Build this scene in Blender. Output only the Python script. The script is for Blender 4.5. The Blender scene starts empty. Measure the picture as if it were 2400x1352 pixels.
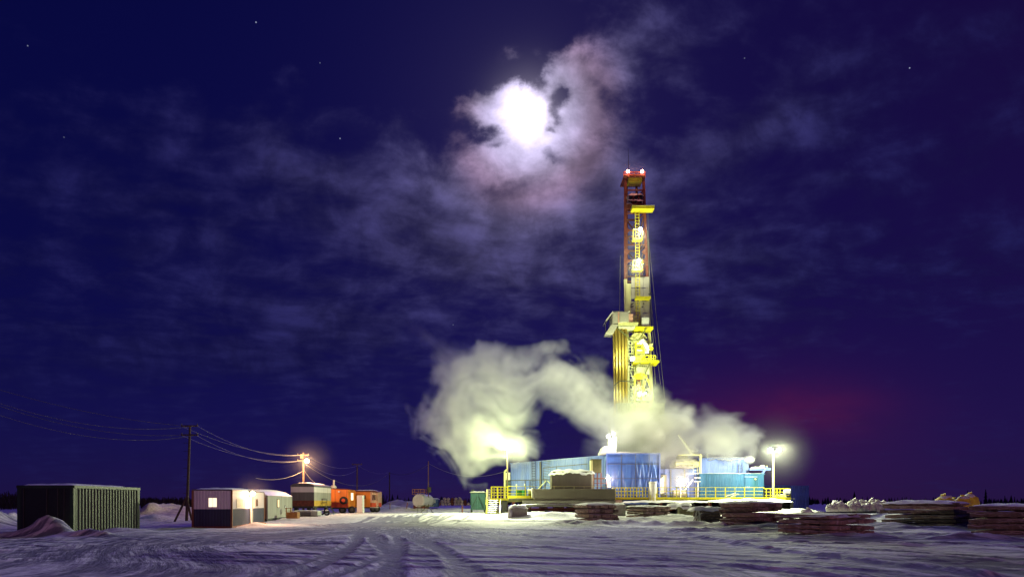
import bpy, math, random
import numpy as np
from mathutils import Vector, Matrix

C = bpy.context
S = C.scene
R = math.radians
random.seed(7)

# ------------------------------------------------------------------ camera
CAMZ = 1.75
cam = bpy.data.cameras.new('camera')
camo = bpy.data.objects.new('camera', cam)
S.collection.objects.link(camo)
camo.location = (0, 0, CAMZ)
camo.rotation_euler = (R(90), 0, 0)
cam.lens = 24
cam.sensor_width = 36
cam.shift_y = (1177 - 676) / 2400
cam.clip_start = 0.1
cam.clip_end = 6000
S.camera = camo

# ------------------------------------------------------------------ render
S.view_settings.view_transform = 'Standard'
S.view_settings.look = 'None'
S.view_settings.exposure = 0
S.view_settings.gamma = 1
S.view_settings.use_curve_mapping = False
cy = S.cycles
cy.use_denoising = True
cy.denoiser = 'OPENIMAGEDENOISE'
cy.max_bounces = 6
cy.diffuse_bounces = 3
cy.glossy_bounces = 2
cy.volume_bounces = 3
cy.transparent_max_bounces = 8
cy.sample_clamp_indirect = 3
cy.sample_clamp_direct = 0
cy.volume_step_rate = 1.0
cy.volume_max_steps = 256
cy.use_light_tree = True

# ------------------------------------------------------------------ sky (moonlit night)
MOON = Vector((40 / 1600, 1, 909 / 1600)).normalized()
MEL = math.asin(MOON.z)
MAZ = math.atan2(MOON.x, MOON.y)
SKY_NISHITA = 0.05
world = bpy.data.worlds.new('World')
S.world = world
world.use_nodes = True
world.cycles.sampling_method = 'MANUAL'
world.cycles.sample_map_resolution = 512
NT = world.node_tree
NT.nodes.clear()


class G:
    """small helper to write node maths"""
    def __init__(s, nt): s.nt = nt

    def n(s, t, **kw):
        nd = s.nt.nodes.new(t)
        for k, v in kw.items(): setattr(nd, k, v)
        return nd

    def put(s, sock, v):
        if hasattr(v, 'links') or hasattr(v, 'is_linked'): s.nt.links.new(v, sock)
        else: sock.default_value = v

    def m(s, op, a, b=None, c=None, clamp=False):
        nd = s.n('ShaderNodeMath', operation=op, use_clamp=clamp)
        for i, v in enumerate((a, b, c)):
            if v is not None: s.put(nd.inputs[i], v)
        return nd.outputs[0]

    def add(s, *a):
        r = a[0]
        for v in a[1:]: r = s.m('ADD', r, v)
        return r

    def mul(s, *a):
        r = a[0]
        for v in a[1:]: r = s.m('MULTIPLY', r, v)
        return r

    def vm(s, op, a, b=None, out=0):
        nd = s.n('ShaderNodeVectorMath', operation=op)
        s.put(nd.inputs[0], a)
        if b is not None:
            if op == 'SCALE': s.put(nd.inputs[3], b)
            else: s.put(nd.inputs[1], b)
        return nd.outputs[out]

    def sep(s, v):
        nd = s.n('ShaderNodeSeparateXYZ'); s.put(nd.inputs[0], v)
        return nd.outputs

    def comb(s, x, y, z):
        nd = s.n('ShaderNodeCombineXYZ')
        for i, v in enumerate((x, y, z)): s.put(nd.inputs[i], v)
        return nd.outputs[0]

    def noise(s, v, scale, detail=5, rough=0.55, dist=0.0, lac=2.0):
        nd = s.n('ShaderNodeTexNoise')
        s.put(nd.inputs['Vector'], v)
        nd.inputs['Scale'].default_value = scale
        nd.inputs['Detail'].default_value = detail
        nd.inputs['Roughness'].default_value = rough
        nd.inputs['Distortion'].default_value = dist
        nd.inputs['Lacunarity'].default_value = lac
        return nd.outputs[0]

    def smooth(s, v, a, b, lo=0.0, hi=1.0):
        nd = s.n('ShaderNodeMapRange', interpolation_type='SMOOTHSTEP')
        s.put(nd.inputs[0], v)
        for i, x in enumerate((a, b, lo, hi)): s.put(nd.inputs[i + 1], x)
        return nd.outputs[0]

    def mix(s, f, a, b):
        nd = s.n('ShaderNodeMix', data_type='RGBA')
        s.put(nd.inputs[0], f); s.put(nd.inputs[6], a); s.put(nd.inputs[7], b)
        return nd.outputs[2]

    def scale(s, col, f):
        return s.vm('SCALE', col, f)


def build_world():
    g = G(NT)
    D = g.vm('NORMALIZE', g.n('ShaderNodeTexCoord').outputs['Generated'])
    x, y, z = g.sep(D)
    zc = g.m('MAXIMUM', z, 0.0)
    sky = g.n('ShaderNodeTexSky', sky_type='NISHITA', sun_disc=False)
    sky.sun_elevation = MEL
    sky.sun_rotation = MAZ
    sky.air_density = 1.0; sky.dust_density = 0.3; sky.ozone_density = 4.0
    nis = g.vm('MULTIPLY', sky.outputs[0], (0.0010, 0.0004, 0.0045))
    # clear night colour
    hz = g.m('POWER', g.m('SUBTRACT', 1.0, zc), 5.0)
    base = g.vm('ADD', nis, g.vm('ADD', (0.0006, 0.0016, 0.025), g.scale(g.comb(0.0016, 0.0012, 0.002), hz)))
    # a faint purple tone towards the right of the view
    rt = g.smooth(g.m('DIVIDE', x, g.m('ADD', g.m('ABSOLUTE', y), 0.4)), -0.1, 0.7)
    base = g.vm('ADD', base, g.scale(g.comb(0.0075, 0.0010, 0.000), rt))
    # angle from the moon
    md = g.vm('DOT_PRODUCT', D, tuple(MOON), out=1)
    th = g.m('ARCCOSINE', g.m('MINIMUM', md, 0.999999))
    # cloud sheet on a plane overhead
    inv = g.m('DIVIDE', 1.0, g.m('ADD', zc, 0.13))
    q = g.comb(g.mul(x, inv), g.mul(y, inv), 0.0)
    rot = g.n('ShaderNodeMapping'); g.put(rot.inputs[0], q)
    rot.inputs['Rotation'].default_value = (0, 0, R(-28))
    rot.inputs['Scale'].default_value = (1.0, 1.25, 1)
    rot.inputs['Location'].default_value = (3.1, 1.7, 0.4)
    qq = rot.outputs[0]
    warp = g.n('ShaderNodeTexNoise'); g.put(warp.inputs[0], qq); warp.inputs['Scale'].default_value = 1.2
    warp.inputs['Detail'].default_value = 3
    qw = g.vm('ADD', qq, g.scale(g.vm('SUBTRACT', warp.outputs[1], (0.5, 0.5, 0.5)), 0.42))
    n1 = g.noise(qw, 6.2, 9, 0.55, 0.05)
    n2 = g.noise(qq, 0.85, 3, 0.5)
    n3 = g.noise(g.comb(g.m('DIVIDE', x, g.m('MAXIMUM', y, 0.05)), g.m('DIVIDE', z, g.m('MAXIMUM', y, 0.05)), 0.0), 13.0, 8, 0.6, 0.3)
    cl = g.add(g.mul(n1, 0.66), g.mul(n3, 0.34), g.mul(g.m('SUBTRACT', n2, 0.5), 0.9))
    # bearings used to lay out the cloud bank round the moon
    yy = g.m('MAXIMUM', y, 0.05)
    a0_ = g.m('DIVIDE', x, yy); b0_ = g.m('DIVIDE', z, yy)
    ww = g.n('ShaderNodeTexNoise'); g.put(ww.inputs[0], g.comb(a0_, b0_, 0.0)); ww.inputs['Scale'].default_value = 9
    ww.inputs['Detail'].default_value = 6; ww.inputs['Roughness'].default_value = 0.6
    w3 = g.sep(g.vm('SUBTRACT', ww.outputs[1], (0.5, 0.5, 0.5)))
    a = g.add(a0_, g.mul(w3[0], 0.10)); b = g.add(b0_, g.mul(w3[1], 0.10))

    def blob(px, py, rx, ry, amp, ang=0):
        ca, sa = math.cos(R(ang)), math.sin(R(ang))
        a0, b0 = (px - 1200) / 1600, (1177 - py) / 1600
        da = g.m('SUBTRACT', a, a0); db = g.m('SUBTRACT', b, b0)
        u = g.m('MULTIPLY', g.add(g.mul(da, ca), g.mul(db, sa)), 1600 / rx)
        v = g.m('MULTIPLY', g.m('SUBTRACT', g.mul(db, ca), g.mul(da, sa)), 1600 / ry)
        r2 = g.add(g.mul(u, u), g.mul(v, v))
        return g.mul(g.m('EXPONENT', g.mul(r2, -1.0)), amp)
    front = g.smooth(y, 0.15, 0.4)
    bank = g.add(
        blob(1240, 450, 330, 100, 0.16, 0), blob(1000, 520, 420, 130, 0.13, -14), blob(1100, 330, 60, 60, 0.10),
        blob(1350, 195, 105, 75, 0.30, 25), blob(1385, 300, 90, 130, 0.32, 10), blob(1250, 400, 150, 50, 0.12), blob(1150, 230, 75, 55, 0.32, 0),
        blob(1205, 290, 70, 75, 0.40, 0), blob(1290, 300, 50, 30, 0.16, 20), blob(1450, 100, 160, 110, 0.14, 30),
        blob(1180, 130, 60, 35, 0.19, 0), blob(1262, 130, 22, 16, 0.16), blob(640, 370, 75, 40, 0.14, -10), blob(930, 280, 60, 35, 0.13, 10),
        blob(760, 400, 85, 35, 0.12, -10), blob(350, 560, 480, 190, 0.13, -18), blob(1300, 370, 130, 40, 0.16, 0),
        blob(1650, 380, 260, 90, 0.12, 30), blob(1900, 240, 300, 90, 0.10, 20), blob(1590, 150, 90, 70, 0.11, 40),
        blob(1700, 620, 600, 170, 0.13, 8), blob(2000, 380, 480, 200, 0.12, 15), blob(400, 800, 700, 140, 0.10), blob(1300, 600, 500, 120, 0.08), blob(500, 850, 900, 140, 0.05, 0),
        blob(700, 180, 60, 22, 0.13, -20),
        blob(1235, 170, 42, 26, -0.30, 0), blob(1110, 260, 60, 40, 0.14), blob(1180, 215, 30, 24, 0.14), blob(1326, 236, 22, 18, -0.30, 20), blob(1306, 264, 14, 20, -0.20, 30), blob(1140, 325, 42, 28, -0.26, 0),
        blob(1288, 352, 40, 20, -0.22, -20), blob(1190, 350, 34, 12, -0.17, 8), blob(1060, 190, 90, 60, -0.14, 0),
        blob(1310, 95, 90, 40, -0.12, 20), blob(700, 40, 800, 170, -0.20, -5), blob(1900, 60, 260, 70, -0.06, 0),
        blob(1292, 290, 14, 12, -0.25, 0), blob(1560, 250, 70, 90, -0.12, 30), blob(900, 160, 200, 60, -0.10))
    cl = g.add(cl, g.mul(bank, front))
    near = g.m('EXPONENT', g.mul(g.m('POWER', g.m('DIVIDE', th, 0.13), 2.0), -1.0))
    cov = g.add(g.mul(g.smooth(cl, 0.38, 0.88), g.m('SUBTRACT', 1.0, near)), g.mul(g.smooth(cl, 0.45, 0.76), near))
    lowfade = g.smooth(z, 0.03, 0.30, 0.35, 1.0)
    cov = g.mul(cov, lowfade)
    # moonlight scattered by the cloud, falling off with the angle from the moon
    def gs(w, amp): return g.mul(g.m('EXPONENT', g.mul(g.m('POWER', g.m('DIVIDE', th, w), 2.0), -1.0)), amp)
    def ex(w, amp): return g.mul(g.m('EXPONENT', g.mul(g.m('DIVIDE', th, w), -1.0)), amp)
    white = g.add(gs(0.027, 1.1), gs(0.076, 0.62), ex(0.10, 0.17))
    lit = g.vm('ADD', g.scale(g.comb(0.85, 0.76, 1.0), white), (0.0080, 0.0078, 0.056))
    lit = g.vm('ADD', lit, g.scale(g.comb(0.070, 0.058, 0.21), ex(0.19, 0.58)))
    ring = g.m('EXPONENT', g.mul(g.m('POWER', g.m('DIVIDE', g.m('SUBTRACT', th, 0.088), 0.026), 2.0), -1.0))
    lit = g.vm('ADD', lit, g.scale(g.comb(0.085, 0.015, 0.0), ring))
    tone = g.mul(g.smooth(n1, 0.3, 0.7, 0.7, 1.25), g.smooth(n3, 0.3, 0.7, 0.60, 1.4))
    lit = g.scale(lit, tone)
    col = g.mix(cov, base, lit)
    # thin veil glow and the disc itself, burnt out through thin cloud
    halo = g.add(gs(0.040, 0.20), gs(0.016, 1.0), ex(0.08, 0.03))
    col = g.vm('ADD', col, g.scale(g.comb(0.95, 0.85, 1.0), halo))
    disc = g.smooth(th, 0.014, 0.011)
    col = g.vm('ADD', col, g.scale(g.comb(4.0, 3.9, 4.0), disc))
    # red glow of a far gas flare low on the right
    da = g.m('MULTIPLY', g.m('SUBTRACT', a0_, (1835 - 1200) / 1600), 1600 / 210.0)
    db = g.m('MULTIPLY', g.m('SUBTRACT', b0_, (1177 - 958) / 1600), 1600 / 58.0)
    fl = g.m('EXPONENT', g.mul(g.add(g.mul(da, da), g.mul(db, db)), -1.0))
    da2 = g.m('MULTIPLY', g.m('SUBTRACT', a0_, (1835 - 1200) / 1600), 1600 / 330.0)
    db2 = g.m('MULTIPLY', g.m('SUBTRACT', b0_, (1177 - 1010) / 1600), 1600 / 170.0)
    fl2 = g.m('EXPONENT', g.mul(g.add(g.mul(da2, da2), g.mul(db2, db2)), -1.0))
    fn = g.smooth(g.noise(g.comb(a0_, g.mul(b0_, 3.0), 0.0), 7.0, 5), 0.3, 0.7, 0.55, 1.25)
    col = g.vm('ADD', col, g.scale(g.comb(0.034, 0.0012, -0.004), g.mul(fl, front, fn)))
    col = g.vm('ADD', col, g.scale(g.comb(0.015, 0.0004, -0.004), g.mul(fl2, front)))
    # stars
    stars = None
    for (px, py, s_) in ((600, 53, 0.9), (65, 108, 0.55), (797, 325, 0.8), (2132, 160, 1.0), (750, 148, .3), (1745, 137, .3),
                         (1062, 761, .35), (150, 322, .25)):
        d = Vector(((px - 1200) / 1600, 1, (1177 - py) / 1600)).normalized()
        t = g.m('SUBTRACT', 1.0, g.vm('DOT_PRODUCT', D, tuple(d), out=1))
        r = 0.00085
        v = g.smooth(t, r * r / 2, 0.0, 0.0, s_)
        stars = v if stars is None else g.m('ADD', stars, v)
    col = g.vm('ADD', col, g.scale(g.comb(0.32, 0.36, 0.46), stars))
    # below the horizon: dull snow plain colour
    below = g.smooth(z, -0.03, -0.002)
    col = g.mix(below, (0.02, 0.015, 0.05, 1), col)
    bg = g.n('ShaderNodeBackground'); g.put(bg.inputs[0], col); bg.inputs[1].default_value = 1.0
    out = g.n('ShaderNodeOutputWorld'); NT.links.new(bg.outputs[0], out.inputs[0])


build_world()

# the moon itself, as the one distant light
sun = bpy.data.lights.new('moon_light', 'SUN')
sun.energy = 0.85
sun.color = (0.25, 0.16, 1.0)
sun.angle = R(4)
suno = bpy.data.objects.new('moon_light', sun)
suno.location = (0, 0, 60)
suno.rotation_euler = MOON.to_track_quat('Z', 'Y').to_euler()
S.collection.objects.link(suno)


# ------------------------------------------------------------------ materials
def mat(name, col, rough=0.7, metal=0.0, var=0.15, vscale=3.0, bump=0.0, bscale=20.0, emis=None, estr=0.0, streak=False, dirt=None, dirtamt=0.4):
    m = bpy.data.materials.new(name); m.use_nodes = True
    nt = m.node_tree; g = G(nt)
    p = nt.nodes['Principled BSDF']
    p.inputs['Roughness'].default_value = rough
    p.inputs['Metallic'].default_value = metal
    co = g.n('ShaderNodeTexCoord').outputs['Object']
    if streak:
        mp = g.n('ShaderNodeMapping'); g.put(mp.inputs[0], co); mp.inputs['Scale'].default_value = (1, 1, 0.15); co2 = mp.outputs[0]
    else: co2 = co
    if var > 0:
        nz = g.noise(co2, vscale, 6, 0.6)
        f = g.smooth(nz, 0.25, 0.75, 1 - var, 1 + var)
        c = g.scale(g.comb(*col[:3]), f)
        if dirt:
            nd = g.noise(co2, vscale * 0.45, 8, 0.65, 0.4)
            c = g.mix(g.smooth(nd, 0.5, 0.72, 0.0, dirtamt), c, tuple(dirt) + (1,))
        g.put(p.inputs['Base Color'], c)
    else: p.inputs['Base Color'].default_value = tuple(col[:3]) + (1,)
    if bump > 0:
        b = g.n('ShaderNodeBump'); b.inputs['Strength'].default_value = 1.0; b.inputs['Distance'].default_value = bump
        g.put(b.inputs['Height'], g.noise(co, bscale, 8, 0.6)); nt.links.new(b.outputs[0], p.inputs['Normal'])
    if emis:
        p.inputs['Emission Color'].default_value = tuple(emis) + (1,)
        p.inputs['Emission Strength'].default_value = estr
    return m


M = {}
M['snow'] = mat('snow', (0.78, 0.78, 0.80), 0.85, var=0.08, vscale=1.3, bump=0.03, bscale=6)
M['snow_dirty'] = mat('snow_dirty', (0.52, 0.48, 0.44), 0.9, var=0.3, vscale=2, bump=0.05, bscale=5, dirt=(0.25, 0.2, 0.16))
M['timber'] = mat('timber', (0.27, 0.19, 0.15), 0.9, var=0.4, vscale=3, bump=0.03, bscale=12, dirt=(0.60, 0.54, 0.52), dirtamt=0.9)
M['timber_dark'] = mat('timber_dark', (0.11, 0.08, 0.06), 0.9, var=0.45, vscale=4, bump=0.03, dirt=(0.42, 0.37, 0.35), dirtamt=0.7)
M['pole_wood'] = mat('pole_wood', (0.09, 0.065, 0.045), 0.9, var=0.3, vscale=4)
M['pole_wood_lit'] = mat('pole_wood_lit', (0.15, 0.09, 0.06), 0.9, var=0.3, vscale=4)  # warmer, paler copy of the pole wood: lamplight put into its colour
M['green_steel'] = mat('green_steel', (0.015, 0.038, 0.018), 0.5, var=0.35, vscale=1.5, streak=True, dirt=(0.10, 0.07, 0.04), dirtamt=0.5)
M['green_dark'] = mat('green_dark', (0.007, 0.012, 0.010), 0.6, var=0.3)
M['teal_cabin'] = mat('teal_cabin', (0.02, 0.07, 0.08), 0.6, var=0.2)
M['white_panel'] = mat('white_panel', (0.70, 0.66, 0.68), 0.55, var=0.08, vscale=2, streak=True, dirt=(0.4, 0.36, 0.33), dirtamt=0.4)
M['blue_dark'] = mat('blue_dark', (0.022, 0.026, 0.075), 0.6, var=0.25, vscale=2, streak=True)
M['grey_panel'] = mat('grey_panel', (0.33, 0.33, 0.31), 0.6, var=0.15, vscale=2, streak=True, dirt=(0.2, 0.18, 0.15), dirtamt=0.5)
M['grey_dark'] = mat('grey_dark', (0.12, 0.115, 0.12), 0.7, var=0.2, vscale=3, streak=True)
M['stripe_yellow'] = mat('stripe_yellow', (0.55, 0.34, 0.04), 0.6, var=0.2, streak=True)
M['orange'] = mat('orange', (0.75, 0.20, 0.015), 0.55, var=0.25, vscale=1.5, streak=True, dirt=(0.25, 0.09, 0.03), dirtamt=0.4)
M['red_stripe'] = mat('red_stripe', (0.60, 0.06, 0.02), 0.6, var=0.2)
M['pink_panel'] = mat('pink_panel', (0.62, 0.36, 0.27), 0.6, var=0.12)
M['rubber'] = mat('rubber', (0.02, 0.02, 0.02), 0.85, var=0.2)
M['black_steel'] = mat('black_steel', (0.02, 0.02, 0.022), 0.6, var=0.2)
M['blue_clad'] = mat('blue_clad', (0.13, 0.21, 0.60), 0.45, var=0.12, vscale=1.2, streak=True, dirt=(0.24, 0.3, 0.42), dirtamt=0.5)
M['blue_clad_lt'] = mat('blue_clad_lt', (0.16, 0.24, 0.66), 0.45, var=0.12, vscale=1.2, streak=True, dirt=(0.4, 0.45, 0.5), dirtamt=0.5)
M['blue_tarp'] = mat('blue_tarp', (0.07, 0.16, 0.55), 0.4, var=0.25, vscale=0.8, streak=True, bump=0.03, bscale=2, dirt=(0.18, 0.25, 0.5), dirtamt=0.35)
M['teal_clad'] = mat('teal_clad', (0.025, 0.12, 0.28), 0.5, var=0.15, vscale=1.0, streak=True, dirt=(0.02, 0.11, 0.14), dirtamt=0.6)
M['yellow'] = mat('yellow', (0.75, 0.66, 0.02), 0.5, var=0.15, vscale=2)
M['yellow_pale'] = mat('yellow_pale', (0.62, 0.60, 0.30), 0.6, var=0.2, vscale=1.5, streak=True)
M['frost_steel'] = mat('frost_steel', (0.62, 0.62, 0.50), 0.7, var=0.25, vscale=3)
M['red_steel'] = mat('red_steel', (0.17, 0.035, 0.018), 0.6, var=0.3, vscale=2, dirt=(0.5, 0.3, 0.22), dirtamt=0.4)
M['brown_box'] = mat('brown_box', (0.13, 0.115, 0.085), 0.8, var=0.12, vscale=0.7, streak=True, bump=0.01, bscale=4)
M['olive'] = mat('olive', (0.10, 0.10, 0.04), 0.7, var=0.3, vscale=2)
M['tank_grey'] = mat('tank_grey', (0.19, 0.18, 0.15), 0.7, var=0.18, vscale=1.0, streak=True)
M['windwall'] = mat('windwall', (0.44, 0.42, 0.36), 0.7, var=0.15, vscale=1.0, streak=True, dirt=(0.32, 0.26, 0.16), dirtamt=0.5)
M['cabin_grey'] = mat('cabin_grey', (0.50, 0.47, 0.44), 0.6, var=0.1)
M['pink_door'] = mat('pink_door', (0.75, 0.42, 0.35), 0.6, var=0.1)
M['drill_steel'] = mat('drill_steel', (0.34, 0.24, 0.07), 0.38, 0.6, var=0.35, vscale=1.5, streak=True)
M['white_metal'] = mat('white_metal', (0.78, 0.76, 0.74), 0.5, var=0.1)
M['floor_grey'] = mat('floor_grey', (0.30, 0.29, 0.27), 0.8, var=0.15, vscale=0.8, streak=True)
M['dark_red'] = mat('dark_red', (0.15, 0.04, 0.025), 0.8, var=0.4)
M['concrete'] = mat('concrete', (0.32, 0.30, 0.27), 0.9, var=0.25, vscale=2, bump=0.02)
M['green_barrel'] = mat('green_barrel', (0.03, 0.2, 0.07), 0.5, var=0.2)
M['blue_box'] = mat('blue_box', (0.03, 0.07, 0.2), 0.6, var=0.2)
M['deep_blue'] = mat('deep_blue', (0.02, 0.03, 0.28), 0.6, var=0.3, vscale=1)
M['bag_white'] = mat('bag_white', (0.62, 0.60, 0.54), 0.85, var=0.15, vscale=2, bump=0.03, bscale=4)
M['bag_pink'] = mat('bag_pink', (0.48, 0.36, 0.38), 0.85, var=0.3, vscale=2, bump=0.03, bscale=4)
M['bag_yellow'] = mat('bag_yellow', (0.80, 0.66, 0.05), 0.7, var=0.2, vscale=2, bump=0.04, bscale=4)
M['conifer'] = mat('conifer', (0.015, 0.022, 0.014), 0.95, var=0.3)
M['brush'] = mat('brush', (0.05, 0.03, 0.02), 0.95, var=0.3)
M['wire'] = mat('wire', (0.13, 0.12, 0.12), 0.6, var=0)
M['wire_frost'] = mat('wire_frost', (0.2, 0.17, 0.16), 0.8, var=0)
M['paper'] = mat('paper', (0.62, 0.58, 0.48), 0.8, var=0.05)
M['ink'] = mat('ink', (0.12, 0.10, 0.07), 0.8, var=0)
M['brown_door'] = mat('brown_door', (0.22, 0.09, 0.04), 0.7, var=0.25, streak=True)
M['crate_wood'] = mat('crate_wood', (0.30, 0.13, 0.04), 0.8, var=0.3)
M['lamp_warm'] = mat('lamp_warm', (1, 0.8, 0.6), var=0, emis=(1.0, 0.55, 0.25), estr=12)
M['lamp_white'] = mat('lamp_white', (1, 1, 0.9), var=0, emis=(1.0, 0.90, 0.78), estr=70)
M['lamp_green'] = mat('lamp_green', (1, 1, 0.8), var=0, emis=(0.93, 1.0, 0.62), estr=110)
M['lamp_red'] = mat('lamp_red', (1, 0.4, 0.3), var=0, emis=(1.0, 0.42, 0.28), estr=45)
M['lamp_small'] = mat('lamp_small', (1, 1, 1), var=0, emis=(1.0, 0.95, 0.88), estr=12)
M['window_lit'] = mat('window_lit', (1, 0.9, 0.7), var=0, emis=(1.0, 0.82, 0.55), estr=1.4)
M['window_dim'] = mat('window_dim', (1, 0.8, 0.5), var=0, emis=(1.0, 0.66, 0.40), estr=0.55)
M['glass'] = mat('glass', (0.03, 0.035, 0.04), 0.1, var=0)


# ------------------------------------------------------------------ mesh builder
COL = S.collection
WM = {}


def sock_inv(parent):
    return WM[parent.name].inverted() if parent is not None and parent.name in WM else Matrix()


class MB:
    def __init__(s, frame=None):
        s.v = []; s.f = []; s.M = frame or Matrix()

    def _add(s, vs, fs):
        o = len(s.v)
        s.v += [s.M @ Vector(p) for p in vs]
        s.f += [tuple(i + o for i in f) for f in fs]
        return s

    def box(s, x0, x1, y0, y1, z0, z1, j=0.0, rnd=None):
        vs = [(x, y, z) for z in (z0, z1) for (x, y) in ((x0, y0), (x1, y0), (x1, y1), (x0, y1))]
        if j:
            rr = rnd or random
            vs = [tuple(c + rr.uniform(-j, j) for c in v) for v in vs]
        return s._add(vs, [(3, 2, 1, 0), (4, 5, 6, 7), (0, 1, 5, 4), (1, 2, 6, 5), (2, 3, 7, 6), (3, 0, 4, 7)])

    def prism(s, pts, y0, y1):
        """outline of (x, z) points pushed from y0 to y1"""
        n = len(pts)
        vs = [(p[0], y0, p[1]) for p in pts] + [(p[0], y1, p[1]) for p in pts]
        fs = [tuple(range(n)), tuple(range(2 * n - 1, n - 1, -1))]
        fs += [(i, i + n, (i + 1) % n + n, (i + 1) % n) for i in range(n)]
        return s._add(vs, fs)

    def bar(s, a, b, w, h=None, up=(0, 0, 1)):
        a = Vector(a); b = Vector(b); h = h or w
        d = (b - a)
        if d.length < 1e-6: return s
        d.normalize(); u = Vector(up)
        if abs(d.dot(u)) > 0.97: u = Vector((0, 1, 0))
        sx = d.cross(u).normalized() * w / 2; sz = sx.cross(d).normalized() * h / 2
        vs = [p + k * sx + l * sz for p in (a, b) for k, l in ((-1, -1), (1, -1), (1, 1), (-1, 1))]
        return s._add(vs, [(3, 2, 1, 0), (4, 5, 6, 7), (0, 1, 5, 4), (1, 2, 6, 5), (2, 3, 7, 6), (3, 0, 4, 7)])

    def tube(s, a, b, r, r2=None, n=10, caps=True):
        a = Vector(a); b = Vector(b); r2 = r if r2 is None else r2
        d = (b - a).normalized(); u = Vector((0, 0, 1))
        if abs(d.dot(u)) > 0.97: u = Vector((0, 1, 0))
        e = d.cross(u).normalized(); f = e.cross(d)
        vs = []
        for p, q in ((a, r), (b, r2)):
            vs += [p + (e * math.cos(2 * math.pi * i / n) + f * math.sin(2 * math.pi * i / n)) * q for i in range(n)]
        fs = [(i, (i + 1) % n, (i + 1) % n + n, i + n) for i in range(n)]
        if caps: fs += [tuple(range(n - 1, -1, -1)), tuple(range(n, 2 * n))]
        return s._add(vs, fs)

    def path(s, pts, r, n=5):
        for p, q in zip(pts, pts[1:]): s.tube(p, q, r, n=n, caps=False)
        return s

    def ball(s, c, rx, ry=None, rz=None, seg=12, ring=7, j=0.0, seed=0, flat=None):
        ry = ry or rx; rz = rz or rx
        rr = random.Random(seed); vs = []; fs = []
        for i in range(ring + 1):
            t = math.pi * i / ring
            for k in range(seg):
                p = 2 * math.pi * k / seg
                q = 1 + (rr.uniform(-j, j) if 0 < i < ring else 0)
                z = math.cos(t) * rz * q
                if flat is not None: z = max(z, flat * rz)
                vs.append((c[0] + math.sin(t) * math.cos(p) * rx * q, c[1] + math.sin(t) * math.sin(p) * ry * q, c[2] + z))
        for i in range(ring):
            for k in range(seg):
                fs.append((i * seg + k, (i + 1) * seg + k, (i + 1) * seg + (k + 1) % seg, i * seg + (k + 1) % seg))
        return s._add(vs, fs)

    def snow(s, x0, x1, y0, y1, z, t, seed=0, nx=14, ny=6, jag=0.12, drop=0.12):
        """a lumpy layer of lying snow with a drooping, ragged rim"""
        rr = random.Random(seed); vs = []; fs = []
        ph = [rr.uniform(0, 6.28) for _ in range(6)]
        for j in range(ny + 1):
            for i in range(nx + 1):
                u = i / nx; v = j / ny
                x = x0 + (x1 - x0) * u; y = y0 + (y1 - y0) * v
                e = min(1, 4.5 * min(u, 1 - u)) * min(1, 4.5 * min(v, 1 - v))
                w = .5 + .5 * math.sin(u * 9 + ph[0]) * math.sin(v * 5 + ph[1]) * .6 + .25 * math.sin(u * 23 + ph[2])
                rim = i in (0, nx) or j in (0, ny)
                sg = x * 1.9 + y * 1.3
                k_ = .5 + .28 * math.sin(sg + ph[3]) + .16 * math.sin(sg * 2.7 + ph[4]) + .12 * math.sin(sg * 6.1 + ph[5])
                zz = z + t * (0.45 + 0.55 * e) * (0.6 + 0.5 * w) if not rim else z - drop * max(0.0, k_)
                if rim:
                    g_ = jag * (.35 + .65 * max(0.0, k_))
                    x += g_ * (1 if i == nx else -1 if i == 0 else 0)
                    y += g_ * (1 if j == ny else -1 if j == 0 else 0)
                vs.append((x, y, zz))
        for j in range(ny):
            for i in range(nx):
                k = j * (nx + 1) + i
                fs.append((k, k + 1, k + nx + 2, k + nx + 1))
        b = len(vs)
        vs += [(x0, y0, z - drop * .5), (x1, y0, z - drop * .5), (x1, y1, z - drop * .5), (x0, y1, z - drop * .5)]
        return s._add(vs, fs)

    def corr(s, p0, p1, z0, z1, pitch=0.28, depth=0.036, z1b=None):
        """corrugated sheet standing on the line p0-p1 with trapezoid ribs; outward is to the right of p0->p1"""
        p0 = Vector((p0[0], p0[1], 0)); p1 = Vector((p1[0], p1[1], 0))
        L = (p1 - p0).length; d = (p1 - p0) / L; nrm = Vector((d.y, -d.x, 0))
        n = max(1, round(L / pitch)); q = L / n; z1b = z1 if z1b is None else z1b
        prof = []
        for i in range(n):
            prof += [(i * q, 0), (i * q + q * .3, 0), (i * q + q * .5, 1), (i * q + q * .8, 1)]
        prof.append((L, 0))
        vs = []; fs = []
        for t, k in prof:
            b = p0 + d * t + nrm * depth * k
            zt = z1 + (z1b - z1) * t / L
            vs += [(b.x, b.y, z0), (b.x, b.y, zt)]
        for i in range(len(prof) - 1): fs.append((2 * i, 2 * i + 2, 2 * i + 3, 2 * i + 1))
        return s._add(vs, fs)

    def build(s, name, material, parent=None, smooth=False, bevel=0):
        me = bpy.data.meshes.new(name)
        inv = sock_inv(parent)
        me.from_pydata([tuple(inv @ Vector(v)) for v in s.v], [], s.f)
        me.materials.append(material)
        if smooth: me.polygons.foreach_set('use_smooth', [True] * len(me.polygons))
        me.update()
        o = bpy.data.objects.new(name, me)
        COL.objects.link(o)
        if parent is not None:
            o.parent = parent; WM[o.name] = WM.get(parent.name, Matrix())
        if bevel:
            b = o.modifiers.new('bevel', 'BEVEL'); b.width = bevel; b.segments = 2; b.limit_method = 'ANGLE'
        return o


def tag(o, label=None, cat=None, group=None, kind=None):
    if label: o['label'] = label
    if cat: o['category'] = cat
    if group: o['group'] = group
    if kind: o['kind'] = kind
    return o


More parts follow.
